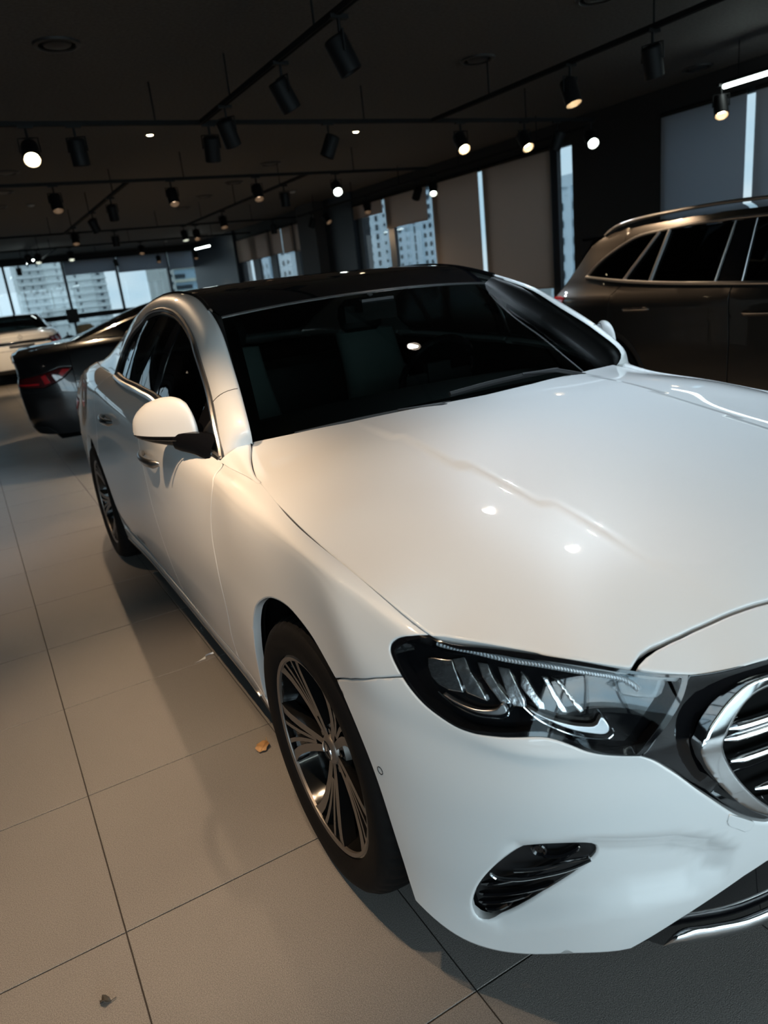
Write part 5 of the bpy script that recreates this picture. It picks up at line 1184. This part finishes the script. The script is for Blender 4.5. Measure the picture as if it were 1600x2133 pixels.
# ---------- small things on the floor ----------
def leaf(loc, rz, label, m, s=1.):
    rim = [(0,-.034),(.010,-.022),(.019,-.010),(.023,.002),(.018,.012),(.021,.022),(.010,.026),(.002,.034),(-.008,.027),(-.017,.024),(-.016,.012),(-.022,.0),(-.017,-.012),(-.008,-.022)]
    v = [(0,.0,.004)]; 
    for i, (a, b) in enumerate(rim): v.append((a*s, b*s, .003+.010*abs(a)/.02+.004*math.sin(i*1.9)))
    f = [(0, i, i % len(rim)+1) for i in range(1, len(rim)+1)]
    e = empty('dry_leaf', loc, rz, label, 'leaf')
    bl = mesh('blade', v, f, m, e); sd = bl.modifiers.new('thickness', 'SOLIDIFY'); sd.thickness = .0006
    MB().tube([(0,-.030*s,.004),(0,0,.006),(0,.028*s,.007)], [.0009,.0009,.0004], 5).build('midrib', m, e)
    MB().tube([(0,-.032*s,.004),(.006,-.044*s,.003),(.010,-.052*s,.002)], .0009, 5).build('stalk', m, e)
leaf((-.885,.605,.0005), R(140), 'curled dry brown leaf on the tile beside the front wheel', mat('leaf_brown', (.40,.22,.09), .7, noise=(60,.3)))
leaf((-1.497,-.04,.0005), R(60), 'small dark leaf scrap lying alone on a tile', mat('leaf_dark', (.05,.045,.038), .8), .38)
M_film2 = mat('clear_scrap', (.75,.78,.80), .15)
for x, y, rz, s, lb in [(-.86,1.35,20,1.,'crumpled clear plastic scrap on the tiles under the sedan door'),(-.80,1.62,75,.5,'tiny clear plastic scrap beside the sill shadow')]:
    v = [((random.uniform(-.03,.03)+.012*k-.04)*s, random.uniform(-.012,.012)*s, random.uniform(.0006,.010)*s) for k in range(9)]
    f = [(0,1,2),(1,3,2),(2,3,4),(3,5,4),(4,5,6),(5,7,6),(6,7,8)]
    o = mesh('plastic_scrap', v, f, M_film2, smooth=False); o.location = (x, y, 0); o.rotation_euler = (0,0,R(rz)); tag(o, lb, 'scrap')
# ---------- things by the back windows ----------
M_blackbox = mat('matt_black', (.012,.012,.013), .6); M_beige = mat('paper_bag', (.52,.36,.20), .8, noise=(30,.2), bump=(40,.4))
sc = empty('display_screen', (1.83,24.2,0), 0, 'black screen on a slim stand before the back window mullion', 'screen')
box_obj('panel', (-.17,-.03,1.02), (.17,.02,1.44), M_blackbox, sc, .008); MB().tube([(0,0,.01),(0,0,1.05)], .02, 8).build('pole', M_blackbox, sc); MB().lathe([(.18,0),(.18,.012),(.03,.02)], 'z', 24).build('foot', M_blackbox, sc)
dk = empty('low_cabinet', (2.9,23.7,0), 0, 'low black cabinet standing before the back windows', 'cabinet')
box_obj('body', (-1.0,-.22,.06), (1.3,.22,.66), M_blackbox, dk, .01); box_obj('top', (-1.02,-.24,.66), (1.32,.24,.69), M_blackbox, dk, .006); box_obj('plinth', (-.97,-.2,0), (1.27,.2,.06), M_void, dk)
for k in range(4): 
    d_ = box_obj('door', (-.98+.57*k,-.236,.09), (-.98+.57*k+.55,-.22,.64), M_blackbox, dk); box_obj('knob', (-.98+.57*k+.48,-.25,.40), (-.98+.57*k+.50,-.236,.44), M_satin, d_)
bagv = MB(); rows = []
for k, (z, r) in enumerate([(0,.17),(.05,.20),(.14,.22),(.24,.20),(.33,.15),(.39,.16),(.42,.10)]):
    rows.append([(2.05+r*(1.35+.18*math.sin(3*t+k))*math.cos(t), 23.62+r*.75*(1+.15*math.cos(4*t+k))*math.sin(t), .69+z*.62) for t in np.linspace(0, 2*math.pi, 25)])
bg = loft_obj('paper_bag', rows, M_beige, None, (0,-1,0)); tag(bg, 'crumpled tan paper bag on the low black cabinet', 'bag')
bg2 = loft_obj('black_bag', [[(1.45+r*(1.2+.2*math.sin(4*t+k))*math.cos(t), 23.1+r*.8*math.sin(t), z) for t in np.linspace(0, 2*math.pi, 21)] for k, (z, r) in enumerate([(0.0,.24),(.2,.28),(.45,.26),(.62,.16),(.70,.05)])], M_blackbox, None, (0,-1,0)); tag(bg2, 'slumped black bag on the floor beside the low cabinet', 'bag')
box_obj('strap', (1.38,22.86,.55), (1.42,22.90,.80), M_blackbox, bg2)
# ---------- outside ----------
struct(mesh('ground', [(-300,-300,-9),(400,-300,-9),(400,420,-9),(-300,420,-9)], [(0,1,2,3)], mat('street_grey', (.18,.19,.185), .9, noise=(.05,.4)), smooth=False))
M_bw = mat('facade_white', (.90,.93,.92), .8); M_bg = mat('facade_grey', (.66,.69,.69), .8); M_bwin = mat('far_window', (.05,.065,.08), .5, spec=.1); M_bb = mat('facade_blue', (.40,.55,.66), .7); M_cream = mat('facade_cream', (.72,.70,.58), .8)
def scl(x, z, k): return -1.416+(x+1.416)*k, 1.43+(z-1.43)*k
YB = 260.; K = (YB+1.436)/71.436
bd = empty('apartment_block', (0,0,0), 0, 'white apartment block with grey window bays behind the back windows', 'building')
xs0, _ = scl(3.85,0,K); xs1, _ = scl(11.05,0,K); _, zt = scl(0,6.4,K)
box_obj('body', (xs0,YB+.5,-9), (xs1,YB+14,zt), M_bw, bd)
for a, b, m in ((4.0,6.05,M_bg),(6.15,9.85,M_bw),(9.95,11.0,M_bg)):
    xa, _ = scl(a,0,K); xb, _ = scl(b,0,K); box_obj('bay', (xa,YB+.2,-9), (xb,YB+.5,zt-.3), m, bd)
wm = None
for fl in range(11):
    _, zf = scl(0, 6.2-.585*fl, K)
    box_obj('floor_band', (xs0-.1,YB-.1,zf-.45), (xs1+.1,YB+.2,zf), M_bw, bd)
    for x, w, h in ((4.3,.10,.20),(5.0,.10,.20),(5.7,.10,.20),(7.15,.05,.30),(8.55,.13,.22),(10.45,.28,.16)):
        xc, _ = scl(x, 0, K); _, z1 = scl(0, 6.2-.585*fl-.20, K); _, z0 = scl(0, 6.2-.585*fl-.20-h, K)
        box_obj('window', (xc-w*K*.5,YB+.02,z0), (xc+w*K*.5,YB+.21,z1), M_bwin, bd)
YB2 = 200.; K2 = (YB2+1.436)/61.436
b2 = empty('office_block', (0,0,0), 0, 'blue and cream banded office block seen through the back window by the navy corner', 'building')
xa, _ = scl(14.2,0,K2); xb, _ = scl(19.5,0,K2)
box_obj('body', (xa,YB2+.4,-9), (xb,YB2+20,1.43+3.5*K2), M_bb, b2)
for z in (3.75,2.75,1.9,1.0): 
    _, z1 = scl(0,z,K2); box_obj('cream_band', (xa-.1,YB2,z1-.75), (xb+.1,YB2+.4,z1), M_cream, b2)
for x, w, z in ((14.9,1.1,3.0),(16.9,.9,3.3),(15.2,1.4,2.15),(17.2,1.0,2.3)):
    x0, z1 = scl(x,z,K2); box_obj('window_band', (x0-w*K2/2,YB2+.1,z1-.5), (x0+w*K2/2,YB2+.45,z1+.5), M_bwin, b2)
b3 = empty('brick_block', (0,0,0), 0, 'grey brick block next to the sky gap in the back window', 'building')
xa, _ = scl(12.95,0,K2); xb, _ = scl(14.1,0,K2); box_obj('body', (xa,YB2-6,-9), (xb,YB2+8,1.43+3.6*K2), mat('facade_brick_grey', (.55,.57,.55), .85, noise=(3,.12)), b3)
for z in (3.55,3.05,2.5,1.95,1.4):
    x0, z1 = scl(13.85,z,K2); box_obj('window', (x0-.30,YB2-6.1,z1-.35), (x0+.30,YB2-5.9,z1+.35), M_bwin, b3)
box_obj('parapet', (xa-.2,YB2-6.2,1.43+3.6*K2), (xb+.2,YB2+8,1.43+3.6*K2+.6), M_bg, b3)
def tower(x, y0, y1, h, label, m, cols, fl):
    """slab block facing the right-hand windows; its many tiny windows are one piece"""
    t = empty('tower_block', (0,0,0), 0, label, 'building', 'tower blocks beyond the right windows')
    box_obj('body', (x,y0,-9), (x+14,y1,h), m, t); box_obj('roof_parapet', (x-.3,y0-.3,h), (x+14.3,y1+.3,h+1.2), m, t)
    w = MB(); n = int((h+8)/fl)
    for i in range(n):
        for c in cols:
            yy = y0+(y1-y0)*c[0]; z = h-1.6-fl*i; w.box((x-.12,yy-c[1],z-c[2]), (x+.05,yy+c[1],z))
    o = w.build('window_grid', M_bwin, t, smooth=False, fix=False); o['kind'] = 'stuff'
    s = MB()
    for c in (.0,.33,.66,1.): s.box((x-.35,y0+(y1-y0)*c-.25,-9), (x,y0+(y1-y0)*c+.25,h))
    s.build('pilaster', m, t, smooth=False)
M_t1 = mat('tower_pale', (.74,.84,.92), .8); M_t2 = mat('tower_white', (.84,.90,.94), .8)
tower(118, 199, 221, 46, 'pale tower block behind the shortest brown blind', M_t2, [(.2,.5,.9),(.42,.8,1.6),(.62,.5,.9),(.84,.7,1.2)], 2.6)
tower(118, 176, 197.5, 46, 'pale tower block behind the short brown blind', M_t1, [(.12,.6,1.2),(.25,.6,1.2),(.5,.35,2.0),(.68,.7,1.1),(.88,.7,1.1)], 2.4)
tower(80, 205, 214, 40, 'bluish tower beyond the small raised blinds, farthest along', M_t1, [(.3,.6,1.),(.7,.9,1.3)], 2.8)
tower(80, 189, 199, 40, 'white tower beyond the second small raised blind', M_t2, [(.25,.6,1.),(.6,.9,1.3)], 2.8)
tower(80, 172, 183, 40, 'white tower beyond the blind by the brown column', M_t2, [(.25,.6,1.),(.55,.8,1.3),(.85,.6,1.)], 2.8)
tower(60, 57, 66, 8.2, 'low hazy block behind the slim uncovered window strip', M_t1, [(.3,.4,.8),(.6,.4,.8),(.85,.4,.8)], 1.8)
M_hedge = mat('hedge_green', (.10,.16,.09), .9, noise=(2,.5))
hd = empty('street_wall', (30,36,-9), 0, 'pale street wall with dark openings below the long brown blinds', 'wall')
box_obj('body', (0,-14,0), (1,14,7.6), mat('street_wall', (.50,.58,.58), .9, noise=(.5,.2)), hd); box_obj('coping', (-.1,-14,7.6), (1.1,14,7.8), M_bg, hd)
for k in range(16): box_obj('opening', (-.06,-13+1.7*k,6.2), (.02,-12.1+1.7*k,7.0), M_bwin, hd)
bm_ = bmesh.new(); 
hg = empty('hedge', (27,34,-9), 0, 'dark green hedge along the street below the blinds', 'hedge'); MBh = MB()
rng = np.random.RandomState(3)
for k in range(420):
    p = np.array([rng.uniform(-.8,.8), rng.uniform(-12,12), rng.uniform(5.2,6.6)]); s = rng.uniform(.15,.4); a = rng.uniform(0, 6.28)
    MBh.add([p+s*np.array([math.cos(a),math.sin(a),.3]), p+s*np.array([-math.sin(a),math.cos(a),-.2]), p+s*np.array([-math.cos(a),-math.sin(a),.4])], [(0,1,2)])
ho = MBh.build('foliage', M_hedge, hg, smooth=False, fix=False); ho['kind'] = 'stuff'; box_obj('core', (-.6,-12,0), (.6,12,6.0), M_hedge, hg)
